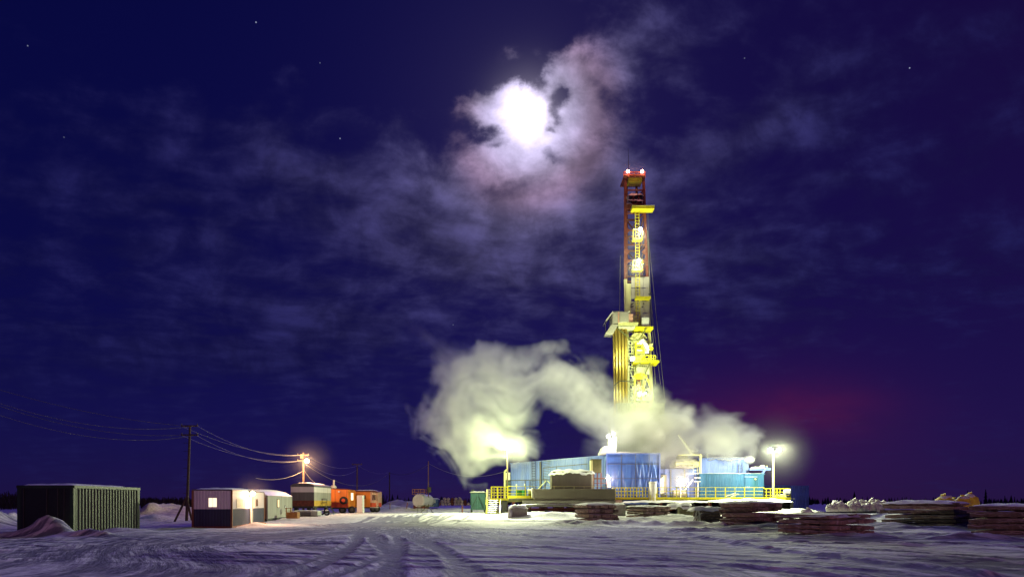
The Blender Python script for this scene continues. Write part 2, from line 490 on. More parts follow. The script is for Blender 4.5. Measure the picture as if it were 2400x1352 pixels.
def thing(name, label, cat, loc=(0, 0, 0), rotz=0.0, group=None):
    o = bpy.data.objects.new(name, None); COL.objects.link(o)
    o.empty_display_size = 0.3
    o.location = loc; o.rotation_euler = (0, 0, rotz)
    WM[o.name] = Matrix.Translation(Vector(loc)) @ Matrix.Rotation(rotz, 4, 'Z')
    return tag(o, label, cat, group)


def copy_tree(o, parent=None, label=None, **kw):
    c = o.copy(); COL.objects.link(c); c.parent = parent
    if label: c['label'] = label
    for ch in list(o.children): copy_tree(ch, c)
    return c


def frame(loc, rotz=0.0):
    return Matrix.Translation(Vector(loc)) @ Matrix.Rotation(rotz, 4, 'Z')


def X(px, Y): return (px - 1200) / 1600 * Y
def Z(py, Y): return CAMZ + (1177 - py) / 1600 * Y
def P(px, py, Y): return Vector((X(px, Y), Y, Z(py, Y)))


def lamp(pos, power, color, parent=None, radius=0.2, name='lamp_light', spot=None):
    l = bpy.data.lights.new(name, 'SPOT' if spot else 'POINT')
    l.energy = power; l.color = color; l.shadow_soft_size = radius
    o = bpy.data.objects.new(name, l); COL.objects.link(o)
    p = Vector(pos)
    if spot:
        l.spot_size = spot[1]; l.spot_blend = 0.6
        q = Vector(spot[0]).to_track_quat('-Z', 'Y')
    mtx = Matrix.Translation(p) @ (q.to_matrix().to_4x4() if spot else Matrix())
    if parent is not None:
        o.parent = parent; mtx = sock_inv(parent) @ mtx
    o.matrix_local = mtx
    return o


def flood(parent, pos, d, material, size=0.32, name='floodlight'):
    """housing, bracket and glowing lens of one floodlight, facing d"""
    p = Vector(pos); d = Vector(d).normalized()
    b = MB(); b.tube(p - d * size * .9, p, size * .55, size, n=12); b.bar(p - d * size * .9, p - d * size * 1.5 - Vector((0, 0, size)), .06)
    h = b.build(name, M['black_steel'], parent)
    l = MB(); l.tube(p - d * .01, p + d * .03, size * .93, n=14)
    l.build('lens', material, h)
    return h


# ------------------------------------------------------------------ numpy noise
def _hash(ix, iy, iz, seed):
    h = (ix.astype(np.int64) * 374761393 + iy.astype(np.int64) * 668265263 + iz.astype(np.int64) * 2147483647 + seed * 1274126177) & 0xffffffff
    h = ((h ^ (h >> 13)) * 1274126177) & 0xffffffff
    return ((h ^ (h >> 16)) & 0xffff) / 65535.0


def vnoise(x, y, z=None, seed=0):
    if z is None: z = np.zeros_like(x)
    fx, fy, fz = np.floor(x), np.floor(y), np.floor(z)
    tx, ty, tz = x - fx, y - fy, z - fz
    tx = tx * tx * (3 - 2 * tx); ty = ty * ty * (3 - 2 * ty); tz = tz * tz * (3 - 2 * tz)
    r = 0
    for i in (0, 1):
        for j in (0, 1):
            for k in (0, 1):
                w = (tx if i else 1 - tx) * (ty if j else 1 - ty) * (tz if k else 1 - tz)
                r = r + w * _hash(fx + i, fy + j, fz + k, seed)
    return r


def fbm(x, y, z=None, seed=0, oct=4, gain=0.5):
    a, s, t = 1.0, 0, 0
    for o in range(oct):
        s = s + a * vnoise(x * 2 ** o, y * 2 ** o, None if z is None else z * 2 ** o, seed + o * 17); t += a; a *= gain
    return s / t


def sstep(a, b, v):
    t = np.clip((v - a) / (b - a), 0, 1)
    return t * t * (3 - 2 * t)


# ------------------------------------------------------------------ the snow ground
# wheel ruts are stamped into a fine relief raster first
RX0, RX1, RY0, RY1, RRES = -46.0, 46.0, 9.0, 82.0, 0.07
RW, RH = int((RX1 - RX0) / RRES), int((RY1 - RY0) / RRES)
RAST = np.zeros((RH, RW)); PACK_SHADE = np.zeros((RH, RW))  # how packed the snow is, plus rut shade put into its colour


def bez(p, n):
    t = np.linspace(0, 1, n)[:, None]; p = [np.array(q, float) for q in p]
    return (1 - t) ** 3 * p[0] + 3 * t * (1 - t) ** 2 * p[1] + 3 * t * t * (1 - t) * p[2] + t ** 3 * p[3]


def stamp(pts, width, depth, berm, seed, solid=False):
    d = np.gradient(pts, axis=0); L = np.hypot(d[:, 0], d[:, 1]) + 1e-9
    nx, ny = -d[:, 1] / L, d[:, 0] / L
    s = np.cumsum(L)
    act = sstep(0.22, 0.48, vnoise(s * 0.09, s * 0 + seed, seed=seed))       # the rut comes and goes
    if solid: act = np.ones_like(s)
    lug = 0.5 + 0.5 * np.sin(s * 21 + seed)
    offs = np.arange(-width * 1.5, width * 1.5, RRES * 0.6)
    for o in offs:
        k = abs(o) / (width * .5)
        if k < 1: h = -depth * (1 - 0.5 * k ** 4) * (0.8 + 0.2 * lug)
        else: h = berm * math.exp(-((k - 1.35) / 0.28) ** 2) * (0.5 + vnoise(s * 1.7, s * 0 + o * 3, seed=seed + 5))
        ix = ((pts[:, 0] + nx * o - RX0) / RRES).astype(int); iy = ((pts[:, 1] + ny * o - RY0) / RRES).astype(int)
        ok = (ix >= 0) & (ix < RW) & (iy >= 0) & (iy < RH)
        hh = (h * act)[ok] if not np.isscalar(h) else (h * act)[ok]
        if k < 1:
            np.minimum.at(RAST, (iy[ok], ix[ok]), hh)
            np.maximum.at(PACK_SHADE, (iy[ok], ix[ok]), act[ok] * (1 - 0.6 * k ** 3) * (1.0 if solid else .68))
        else:
            np.maximum.at(RAST, (iy[ok], ix[ok]), np.where(RAST[iy[ok], ix[ok]] < -0.004, RAST[iy[ok], ix[ok]], hh))


rs = np.random.RandomState(11)


def gp(px, py):
    Y = 2800 / (py - 1177); return ((px - 1200) / 1600 * Y, Y)


def family(ctrl, count, spread0, spread1, width=(.20, .5), depth=(.03, .065), berm=.055):
    for i in range(int(count * 1.5) if count > 3 else count):
        o0 = rs.uniform(-1, 1) * spread0; o1 = rs.uniform(-1, 1) * spread1
        p = [np.array(c, float) for c in ctrl]
        dirn = p[3] - p[0]; nn = np.array([-dirn[1], dirn[0]]) / np.hypot(*dirn)
        q = [p[0] + nn * o0, p[1] + nn * (o0 * .7 + o1 * .3) + rs.normal(0, .5, 2), p[2] + nn * (o0 * .3 + o1 * .7) + rs.normal(0, .5, 2), p[3] + nn * o1]
        n = int(np.hypot(*dirn) / 0.045) + 50
        pts = bez(q, n)
        w = rs.uniform(*width); dp = rs.uniform(*depth)
        dd = np.gradient(pts, axis=0); LL = np.hypot(dd[:, 0], dd[:, 1])[:, None] + 1e-9
        nv = np.stack([-dd[:, 1], dd[:, 0]], 1) / LL
        for sgn in (-1, 1):
            stamp(pts + nv * sgn * 0.95, w, dp, berm, int(rs.randint(1, 9999)), count <= 2)


HUB = (-9.5, 47)
# the bold dark tracks that curve towards the camera
family([(-9.4, 47), (-7.6, 34), (-3.6, 24), (-4.2, 11)], 1, 0, 0, (.62, .66), (.10, .11), .09)
family([(-9.0, 47), (-7.0, 36), (-4.2, 27), (-5.6, 11)], 1, .2, .2, (.42, .46), (.07, .08), .07)
family([(-8.5, 46), (-4.5, 30), (-1.2, 21), (-1.6, 11)], 2, .5, .5, (.5, .6), (.08, .10), .08)
family([(-8, 46), (-1, 30), (5, 22), (10, 12)], 2, 1.2, 1.6, (.5, .6), (.08, .10), .08)
family([(-9, 48), (-11, 36), (-15, 26), (-22, 17)], 2, 1.0, 1.5, (.5, .6), (.07, .09), .07)
family([(-8, 47), (2, 38), (14, 30), (34, 22)], 2, 1.5, 2.0, (.45, .6), (.08, .10), .08)
family([(-10, 60), (-8, 38), (2, 27), (16, 15)], 16, 2.0, 3.0)
family([(-14, 58), (-7, 45), (8, 36), (34, 27)], 14, 3.5, 2.5)
family([(-9, 48), (-10, 36), (-14, 24), (-24, 14)], 14, 2.5, 3.0)
family([(-12, 70), (-10, 50), (-14, 34), (-30, 24)], 9, 2.5, 3.5)
family([(-14, 24), (-6, 21), (0, 20), (12, 17)], 3, 1.5, 2.5)
family([(-9, 80), (-9, 65), (-8, 52), (-9, 44)], 9, 4.0, 2.0)
family([(4, 56), (8, 44), (14, 34), (32, 24)], 8, 2.5, 3.5)
family([(2, 40), (8, 31), (12, 22), (16, 12)], 9, 2.0, 3.5)
family([(-20, 30), (-8, 31), (6, 30), (30, 33)], 6, 3.0, 3.0)
_k = np.array([.25, .5, .25])
for _ in range(1):
    RAST = sum(_k[i] * np.roll(RAST, i - 1, 0) for i in range(3)); RAST = sum(_k[i] * np.roll(RAST, i - 1, 1) for i in range(3))
    PACK_SHADE = sum(_k[i] * np.roll(PACK_SHADE, i - 1, 0) for i in range(3)); PACK_SHADE = sum(_k[i] * np.roll(PACK_SHADE, i - 1, 1) for i in range(3))

# mounds: x, y, radius x, radius y, height, roughness
MOUNDS = []
def mound_px(px, py, Y, rx, ry, h, r=.2): MOUNDS.append((X(px, Y), Y, rx, ry, h, r))
mound_px(122, 0, 34.6, .70, 0.7, .60, .6); mound_px(95, 0, 34.5, .95, .8, .42, .4); mound_px(60, 0, 34.0, 1.6, .8, .16, .4); mound_px(140, 0, 34.7, .6, .6, .35, .4)
mound_px(10, 0, 52, .9, 1.6, .95, .5); mound_px(-15, 0, 46, 1.3, 2.0, 1.0, .3); mound_px(36, 0, 54, .5, 1.2, .75, .4)
mound_px(265, 0, 38.8, 1.5, .9, .20, .3); mound_px(320, 0, 39.6, 1.2, 1.1, .18, .3); mound_px(200, 0, 34.2, 1.4, .5, .22, .5)
mound_px(365, 0, 62, 1.4, 2, .55, .2); mound_px(400, 0, 78, 3.4, 3, 1.1, .2); mound_px(352, 0, 75, 1, 1.5, .9, .2)
mound_px(598, 0, 50.5, .7, 1.2, .28, .3); mound_px(350, 0, 44, 3.5, 1.8, .14, .2)
mound_px(930, 0, 112, 3.0, 3, 1.6, .2); mound_px(962, 0, 108, 2.6, 3, 1.3, .25); mound_px(905, 0, 100, 3.5, 3, .9, .35)
mound_px(950, 0, 96, 3.0, 2, .55, .3); mound_px(1060, 0, 104, 5.5, 2.5, .5, .15); mound_px(1100, 0, 96, 6, 1.5, .45, .15)
mound_px(1290, 0, 68, 2.6, 1.5, .55, .1); mound_px(1240, 0, 72, 4, 2, .45, .15); mound_px(1345, 0, 70, 3, 1.5, .35, .15)
mound_px(1500, 0, 62, 3.6, 1.3, .38, .25); mound_px(1580, 0, 66, 3.2, 1.4, .45, .25); mound_px(1440, 0, 75, 4, 2, .5, .2)
mound_px(1660, 0, 62, 3.2, 1.5, .4, .3); mound_px(1780, 0, 47, 2.8, .8, .3, .5); mound_px(1990, 0, 35.6, 2.4, .6, .26, .5)
mound_px(2180, 0, 43.5, 4.5, .9, .22, .6); mound_px(2290, 0, 33.4, 1.5, .5, .30, .6); mound_px(1880, 0, 70, 3.2, 3, .8, .35)
mound_px(1850, 0, 76, 4, 2.5, .7, .35); mound_px(2110, 0, 62, 3.5, 3, .8, .3); mound_px(2330, 0, 47, 5, 3, .6, .35)
mound_px(2060, 0, 47, 2.2, 2, .45, .3); mound_px(1930, 0, 52, 2.2, 1.5, .4, .3)


def streaks(x, y):
    """long scraped streaks fanning out from the yard entrance, where every vehicle passes"""
    dx, dy = x - HUB[0], HUB[1] + 9 - y
    rr_ = np.hypot(dx, dy) + 1e-6
    th = np.arctan2(dx, np.maximum(dy, -8)) + .10 * np.sin(rr_ * .11) + .06 * np.sin(rr_ * .23 + 2)
    a = fbm(th * 11, rr_ * .05, seed=61, oct=5, gain=.62)
    b = fbm(th * 34, rr_ * .10, seed=67, oct=3, gain=.6)
    front = sstep(56, 44, y) * sstep(3, 9, rr_)
    return a, b, front, th, rr_


def hfun(x, y, fine=True):
    x = np.asarray(x, float); y = np.asarray(y, float)
    h = 0.42 * sstep(56, 80, y) + 0.10 * sstep(90, 140, y)
    far = sstep(150, 420, np.hypot(x, y))
    h = h + (fbm(x * .045, y * .045, seed=3, oct=3) - .5) * 0.22 * sstep(16, 50, y) * (1 - far) + (fbm(x * .01, y * .01, seed=4) - .5) * 1.2 * far
    # drift noise away from the driven yard
    yard = sstep(1.0, 0.0, np.minimum(np.abs(x + 2) / 24, 3)) if False else (sstep(20, 12, np.abs(x + 2)) * sstep(90, 70, y))
    h = h + (fbm(x * .5, y * .5, seed=5, oct=3) - .5) * (0.05 + 0.16 * (1 - yard)) * (1 - far)
    for (mx, my, rx, ry, mh, r) in MOUNDS:
        m = (np.abs(x - mx) < rx * 2.6) & (np.abs(y - my) < ry * 2.6)
        if not np.any(m): continue
        xm, ym = x[m], y[m]
        d2 = ((xm - mx) / rx) ** 2 + ((ym - my) / ry) ** 2
        n = fbm(xm * 1.3 + mx, ym * 1.3, seed=9, oct=4)
        h[m] += mh * np.exp(-d2 * (1 + (n - .5) * 2.2 * r)) * (1 + (n - .5) * 2.4 * r)
    # a ridge pushed up by the plough in front of the mats
    for (x0, y0, x1, y1, w, hh) in ((3.2, 57.5, 22, 48.0, 1.0, .30), (10.5, 44.5, 24, 36.5, .8, .16), (13.0, 34.5, 34, 31.5, .6, .10), (-6, 62, 6, 61, .5, .12), (-28, 33.0, -20, 34.4, .5, .10), (9.8, 42, 9.6, 33, .26, .12), (9.6, 33, 9.9, 26, .24, .11), (9.9, 26, 11.6, 16, .24, .10), (9.8, 43, 15, 41, .6, .18)):
        dx, dy = x1 - x0, y1 - y0; L2 = dx * dx + dy * dy
        t = np.clip(((x - x0) * dx + (y - y0) * dy) / L2, 0, 1)
        d = np.hypot(x - x0 - t * dx, y - y0 - t * dy)
        m = d < w * 2.6
        if not np.any(m): continue
        n = fbm(x[m] * 1.6, y[m] * 1.6, seed=21, oct=4)
        h[m] += hh * np.exp(-(d[m] / w) ** 2) * (0.35 + 1.4 * n) * sstep(0, .05, t[m]) * sstep(1, .95, t[m])
    if fine:
        # ruts and crust
        fx = (x - RX0) / RRES; fy = (y - RY0) / RRES
        ix = np.clip(fx.astype(int), 0, RW - 2); iy = np.clip(fy.astype(int), 0, RH - 2)
        inside = (fx > 0) & (fx < RW - 1) & (fy > 0) & (fy < RH - 1)
        tx = np.clip(fx - ix, 0, 1); ty = np.clip(fy - iy, 0, 1)
        rr = RAST[iy, ix] * (1 - tx) * (1 - ty) + RAST[iy, ix + 1] * tx * (1 - ty) + RAST[iy + 1, ix] * (1 - tx) * ty + RAST[iy + 1, ix + 1] * tx * ty
        h = h + np.where(inside, rr, 0) * 1.0
        sa, sb, fr, _, _ = streaks(x, y)
        crust = fbm(x * .9 + y * .25, y * 2.2, seed=31, oct=4)
        rid = 1 - np.abs(2 * fbm(x * .8 + y * .3, y * 1.7, seed=33, oct=3) - 1)
        patch = sstep(.40, .62, fbm(x * .13, y * .16, seed=35, oct=3))
        h = h + sstep(.82, .97, rid) * .03 * (.1 + patch) * (1 - .6 * fr) * (1 - sstep(80, 120, y))
        clod = np.maximum(vnoise(x * 3.1, y * 3.1, seed=37) - .72, 0) * .16 * sstep(.5, .62, fbm(x * .22, y * .22, seed=38, oct=2))
        h = h + (crust - .5) * (0.03 + .05 * patch) * (1 - .65 * fr) * (1 - sstep(80, 140, y))
        h = h + fr * ((sa - .5) * .055 + (sb - .5) * .03) + clod * .5 * (1 - sstep(50, 75, y))
    return h


def pack_shadef(x, y):
    ix = ((x - RX0) / RRES).astype(int); iy = ((y - RY0) / RRES).astype(int)
    ok = (ix >= 0) & (ix < RW) & (iy >= 0) & (iy < RH)
    return np.where(ok, PACK_SHADE[np.clip(iy, 0, RH - 1), np.clip(ix, 0, RW - 1)], 0)


def gh(x, y): return float(hfun(np.array([x]), np.array([y]), False)[0])


RAST[:] = np.where(RAST < 0, RAST * .6, RAST * .6)


def make_ground():
    xs = np.concatenate([-np.geomspace(760, 47, 22), np.arange(-46, 46, 0.125), np.geomspace(47, 760, 22)])
    ys = [-160.0, -110.0, -60.0, -25.0, -8.0, 2.0, 8.0, 11.0]
    y = 12.0
    while y < 130: ys.append(y); y += max(0.07, 0.0036 * y)
    ys = np.concatenate([ys, np.geomspace(131, 760, 30)])
    Xg, Yg = np.meshgrid(xs, ys)
    H = hfun(Xg, Yg); PK = pack_shadef(Xg, Yg)
    sa, sb, fr, fth, frr = streaks(Xg, Yg)
    PK = np.maximum(PK, fr * sstep(.53, .44, sa) * .55)  # darker streaks: shade between lit crust put into the snow colour
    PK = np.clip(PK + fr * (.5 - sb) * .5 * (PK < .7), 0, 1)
    ny, nx = Xg.shape
    me = bpy.data.meshes.new('snow_ground')
    co = np.stack([Xg.ravel(), Yg.ravel(), H.ravel()], 1).astype(np.float32)
    i = np.arange(ny * nx).reshape(ny, nx)
    q = np.stack([i[:-1, :-1].ravel(), i[:-1, 1:].ravel(), i[1:, 1:].ravel(), i[1:, :-1].ravel()], 1)
    me.vertices.add(len(co)); me.vertices.foreach_set('co', co.ravel())
    me.loops.add(q.size); me.loops.foreach_set('vertex_index', q.ravel().astype(np.int32))
    me.polygons.add(len(q)); me.polygons.foreach_set('loop_start', np.arange(0, q.size, 4, dtype=np.int32))
    me.polygons.foreach_set('loop_total', np.full(len(q), 4, dtype=np.int32))
    me.update(calc_edges=True)
    me.polygons.foreach_set('use_smooth', np.ones(len(q), bool))
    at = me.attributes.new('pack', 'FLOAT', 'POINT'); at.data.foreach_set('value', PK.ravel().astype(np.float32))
    for nm_, ar_ in (('fan_t', fth), ('fan_r', frr), ('front', fr)):
        at = me.attributes.new(nm_, 'FLOAT', 'POINT'); at.data.foreach_set('value', ar_.ravel().astype(np.float32))
    o = bpy.data.objects.new('snow_ground', me); COL.objects.link(o)
    m = bpy.data.materials.new('snow_ground'); m.use_nodes = True; nt = m.node_tree; g = G(nt); p = nt.nodes['Principled BSDF']
    geo = g.n('ShaderNodeNewGeometry').outputs['Position']
    n1 = g.noise(geo, 0.35, 6, .6, .3); n2 = g.noise(geo, 2.2, 7, .62)
    mp = g.n('ShaderNodeMapping'); g.put(mp.inputs[0], geo); mp.inputs['Scale'].default_value = (.5, 1.7, 1)
    n3 = g.noise(mp.outputs[0], 1.2, 6, .6, .3)
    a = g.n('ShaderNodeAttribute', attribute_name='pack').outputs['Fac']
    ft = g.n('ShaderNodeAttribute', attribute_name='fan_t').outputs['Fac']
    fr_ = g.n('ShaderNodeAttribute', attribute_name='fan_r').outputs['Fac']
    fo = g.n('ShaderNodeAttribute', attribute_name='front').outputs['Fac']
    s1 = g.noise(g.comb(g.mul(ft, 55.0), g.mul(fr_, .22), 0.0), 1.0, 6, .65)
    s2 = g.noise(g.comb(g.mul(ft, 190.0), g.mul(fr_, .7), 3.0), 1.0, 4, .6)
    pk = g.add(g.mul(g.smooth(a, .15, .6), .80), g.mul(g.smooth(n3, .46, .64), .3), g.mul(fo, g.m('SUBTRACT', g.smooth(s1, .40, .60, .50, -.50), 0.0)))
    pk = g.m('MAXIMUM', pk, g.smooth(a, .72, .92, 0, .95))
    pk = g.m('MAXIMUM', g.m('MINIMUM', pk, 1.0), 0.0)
    c = g.mix(pk, (.80, .80, .80, 1), (.17, .17, .23, 1))  # dark end is packed snow together with painted shade
    c = g.mix(g.smooth(n1, .46, .70, 0, .4), c, (.36, .34, .36, 1))
    c = g.scale(c, g.smooth(n2, .3, .7, .80, 1.05))
    g.put(p.inputs['Base Color'], c)
    p.inputs['Roughness'].default_value = .8
    p.inputs['Specular IOR Level'].default_value = .3
    b = g.n('ShaderNodeBump'); b.inputs['Strength'].default_value = 1; b.inputs['Distance'].default_value = .07
    iso = g.add(g.noise(geo, 5, 8, .62), g.mul(g.noise(mp.outputs[0], 3.5, 6, .6), .8))
    hh = g.add(g.mul(iso, g.m('SUBTRACT', 1.0, g.mul(fo, .55))), g.mul(fo, g.add(g.mul(s1, 1.1), g.mul(s2, .8))))
    g.put(b.inputs['Height'], hh); nt.links.new(b.outputs[0], p.inputs['Normal'])
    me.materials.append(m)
    tag(o, 'rutted purple and grey snow field crossed by wheel tracks', 'snow', kind='structure')
    o['kind'] = 'structure'
    del o['category']
    return o


make_ground()


# ------------------------------------------------------------------ treeline
def make_forest():
    m = MB(); rr = random.Random(3)
    vs = []; fs = []
    for i in range(2000):
        x = rr.uniform(-640, 640); y = rr.uniform(330, 560)
        h = rr.uniform(3.4, 6.2) * (1.5 if rr.random() < .03 else 1); w = h * rr.uniform(.16, .28)
        z0 = -0.6
        k = rr.uniform(0, 3)
        for (a, b, s) in ((0, .5, 1), (.25, .75, .75), (.5, 1, .45)):
            o = len(vs); n = 5
            for q in range(n):
                t = k + 2 * math.pi * q / n
                vs.append((x + math.cos(t) * w * s * rr.uniform(.7, 1.2), y + math.sin(t) * w * s, z0 + h * a + rr.uniform(0, .1) * h))
            vs.append((x, y, z0 + h * b))
            fs += [(o + q, o + (q + 1) % n, o + n) for q in range(n)]
    m.v = vs; m.f = fs
    o = m.build('distant_forest', M['conifer'])
    tag(o, kind='stuff', label='dark low forest along the whole horizon')
    # low scrub nearer, behind the pole on the left
    b = MB()
    for (px0, px1, Y0, Y1, n, h) in ((330, 470, 120, 190, 900, 2.2), (0, 45, 120, 180, 300, 3.2), (850, 900, 140, 190, 200, 3.0), (-200, 0, 120, 200, 300, 2.5)):
        for i in range(n):
            Y = rr.uniform(Y0, Y1); x = X(rr.uniform(px0, px1), Y); z = gh(x, Y) - .1
            hh = h * rr.uniform(.4, 1.1); lx = rr.uniform(-.4, .4) * hh; ly = rr.uniform(-.4, .4) * hh
            b.bar((x, Y, z), (x + lx, Y + ly, z + hh), .05 + .05 * rr.random(), .05)
            b.bar((x + lx * .4, Y, z + hh * .4), (x - lx * .8, Y + ly, z + hh * .85), .05, .05)
    tag(b.build('leafless_scrub', M['brush']), kind='stuff', label='dark leafless scrub behind the yard')
    # trees one can tell apart
    def spruce(px, py_top, Y, label, w=.17):
        x = X(px, Y); zt = Z(py_top, Y); z0 = gh(x, Y) - .1; h = zt - z0
        t = thing('spruce_tree', label, 'tree', (x, Y, z0), group='spruces standing above the far forest')
        tr = MB(); tr.tube((x, Y, z0), (x, Y, zt - .1 * h), h * .018, h * .006, n=6); tr.build('trunk', M['pole_wood'], t)
        c = MB(); n = int(11)
        for i in range(n):
            f = .12 + .86 * i / n; zz = z0 + h * f; rad = h * w * (1 - f) ** .8 + .08
            o = []
            kk = 9
            for q in range(kk):
                a = 2 * math.pi * q / kk + i * .7; r_ = rad * rr.uniform(.55, 1.15)
                o.append((x + math.cos(a) * r_, Y + math.sin(a) * r_, zz - rad * .35 * rr.uniform(.5, 1.3)))
            c._add(o + [(x, Y, zz + h * .1)], [(q, (q + 1) % kk, kk) for q in range(kk)])
        c.build('crown', M['conifer'], t)
    spruce(2310, 1145, 300, 'tallest dark spruce on the right skyline beyond the yellow bags')
    spruce(2268, 1148, 330, 'slim dark spruce just behind the yellow bags on the skyline')
    spruce(2355, 1160, 300, 'small dark spruce right of the tallest one on the skyline')
    spruce(2378, 1163, 310, 'rightmost small dark spruce at the edge of the picture')
    spruce(2125, 1163, 330, 'small dark spruce on the skyline left of the yellow bags')
    spruce(872, 1158, 200, 'dark spruce on the skyline beyond the rear orange trailer')
    spruce(882, 1162, 210, 'shorter dark spruce right beside the one beyond the orange trailer')
    spruce(395, 1162, 260, 'dark spruce on the skyline left of the wooden power pole')
    spruce(348, 1163, 250, 'dark spruce on the skyline beside the green container')


make_forest()


# ------------------------------------------------------------------ steam and smoke
def make_steam():
    YC = 86.0
    mn = np.array([X(930, YC), YC - 7.5, Z(1172, YC)]); mx = np.array([X(1800, YC), YC + 7.5, Z(735, YC)])
    res = np.array([264, 28, 132])
    ax = [np.linspace(mn[i], mx[i], res[i]) for i in range(3)]
    gx, gy, gz = np.meshgrid(*ax, indexing='ij')
    u = gx / YC * 1600 + 1200                      # the plume is laid out in the plane at YC, 1 unit = 5.4 cm
    v = 1177 - (gz - CAMZ) / YC * 1600
    w = (gy - YC) / YC * 1600
    # swirl the sampling position a little so the outline is uneven
    wx = (fbm(u / 110, v / 110, w / 150, seed=1, oct=2) - .5); wy = (fbm(u / 110 + 9, v / 110, w / 150, seed=2, oct=2) - .5)
    uu = u + wx * 85; vv = v + wy * 75
    D = np.zeros_like(u)

    def plume(pts, dens, seed, streak=120, depth=1.0, yoff=0.0, edge=.45, iso=.45):
        """pts: (px, py, radius); returns the max-blended density along the path"""
        best = np.full(u.shape, 9.0); sarc = np.zeros_like(u); side = np.zeros_like(u); dn = np.zeros_like(u)
        s0 = 0
        for (x0, y0, r0, *k0), (x1, y1, r1, *k1) in zip(pts, pts[1:]):
            dx, dy = x1 - x0, y1 - y0; L = math.hypot(dx, dy)
            t = np.clip(((uu - x0) * dx + (vv - y0) * dy) / L ** 2, 0, 1)
            r = r0 + (r1 - r0) * t
            px_, py_ = uu - x0 - t * dx, vv - y0 - t * dy
            dist = np.sqrt(px_ ** 2 + py_ ** 2 + ((w - yoff) / depth) ** 2) / r
            m = dist < best
            best = np.where(m, dist, best)
            sarc = np.where(m, s0 + t * L, sarc)
            side = np.where(m, (px_ * dy - py_ * dx) / L, side)
            ka = k0[0] if k0 else 1.0; kb = k1[0] if k1 else 1.0
            dn = np.where(m, ka + (kb - ka) * t, dn)
            s0 += L
        k = best < 1.7
        n1 = fbm(sarc[k] / streak, side[k] / 20, w[k] / 130, seed=seed, oct=3)
        n2 = fbm(u[k] / 34, v[k] / 34, w[k] / 110, seed=seed + 50, oct=4)
        e = best[k] + (n1 - .5) * 1.2 + (n2 - .5) * iso
        b = sstep(1.12, 1.12 - edge * 2.3, e)
        out = np.zeros_like(u)
        out[k] = dens * dn[k] * b * np.clip(2.1 * n1 - .25, .12, 2.0)
        return out

    A = plume([(1752, 1094, 10, 2.4), (1746, 1072, 22, 2.2), (1732, 1052, 34, 1.8), (1696, 1040, 52, 1.5), (1648, 1030, 68, 1.3), (1592, 1020, 78, 1.2),
               (1530, 1010, 88, 1.1), (1470, 1006, 74, .9), (1410, 985, 40, .3)], .75, 11, iso=1.25, streak=60)
    A2 = plume([(1530, 1000, 60, .6), (1470, 992, 76, .9), (1415, 960, 66, .85), (1360, 926, 62, .75), (1290, 892, 62, .66), (1210, 882, 66, .6),
               (1140, 875, 80, .62), (1080, 905, 78, .6), (1072, 965, 84, .55), (1105, 1015, 92, .55), (1160, 1035, 84, .6), (1210, 1048, 66, .6)], .60, 12, streak=110, iso=.95)
    N_ = plume([(1450, 920, 26, .35), (1420, 885, 24, .3), (1388, 858, 18, .22), (1350, 842, 12, .1)], .5, 111, streak=50, iso=.9)
    O_ = plume([(1290, 850, 26, .3), (1230, 834, 22, .25), (1160, 836, 20, .2), (1090, 850, 16, .1)], .5, 121, streak=60, iso=.9)
    B = plume([(1107, 1150, 4, 1.3), (1108, 1130, 9, .9), (1106, 1100, 20, .5), (1112, 1060, 55, .5), (1130, 1010, 60, .35)], .40, 23, streak=60)
    Cc = plume([(1250, 1075, 14, .6), (1225, 1060, 40, 1.1), (1200, 1040, 62, 1.2), (1180, 1050, 55, 1.1), (1160, 1065, 40, .7)], .50, 31, streak=70)
    Dd = plume([(1596, 1135, 10, 1.0), (1592, 1115, 22, .9), (1585, 1085, 32, .8), (1570, 1050, 50, .7), (1555, 1000, 60, .6)], .42, 41, streak=60, yoff=-40, depth=.7)
    Ee = plume([(1555, 985, 55, .6), (1560, 940, 30, .5), (1548, 900, 22, .5), (1535, 890, 10, .3)], .40, 51, streak=60)
    F = plume([(1095, 880, 60, .45), (1045, 832, 36, .30), (1005, 795, 24, .2), (975, 762, 14, .1)], .30, 61, streak=90, iso=.8)
    H = plume([(1690, 1020, 45, .9), (1668, 985, 36, .8), (1655, 960, 22, .5)], .5, 71, streak=60)
    I = plume([(1757, 1075, 5, .6), (1762, 1045, 8, .4), (1756, 1022, 9, .25), (1745, 1005, 8, .1)], .6, 81, streak=40)
    J = plume([(1480, 1005, 60, .5), (1440, 1035, 45, .4), (1380, 1040, 30, .3), (1330, 1035, 24, .2)], .35, 91, streak=120, yoff=20)
    K = plume([(1480, 990, 60, 1.1), (1500, 1030, 60, 1.0), (1530, 1068, 32, .7)], .45, 95, streak=120, yoff=10)
    for q in (A, A2, N_, O_, B, Cc, Dd, Ee, F, H, I, J, K): D = np.maximum(D, q) + 0.25 * np.minimum(D, q)
    # the clear hollow under the arch of the plume
    hole = sstep(1.3, .6, np.sqrt(((u - 1322) / 54) ** 2 + ((v - 1030) / 56) ** 2) + (fbm(u / 45, v / 45, seed=77, oct=2) - .5) * .3)
    D *= 1 - .95 * hole
    L_ = plume([(1120, 930, 90, .5), (1190, 945, 84, .5), (1235, 930, 60, .5)], .5, 105, streak=90, iso=.9)
    D = np.maximum(D, L_)
    hole2 = sstep(1.3, .5, np.sqrt(((u - 1262 - (v - 965) * .8) / 42) ** 2 + ((v - 965) / 24) ** 2)); D *= 1 - .35 * hole2
    for i, (lo, hi) in enumerate(((0, res[0] - 1), (0, res[1] - 1), (0, res[2] - 1))):
        idx = np.arange(res[i]); f = np.clip(np.minimum(idx, hi - idx) / 4, 0, 1)
        sh = [1, 1, 1]; sh[i] = -1; D *= f.reshape(sh)
    D[D < .004] = 0
    N = D.size
    me = bpy.data.meshes.new('steam_plume')
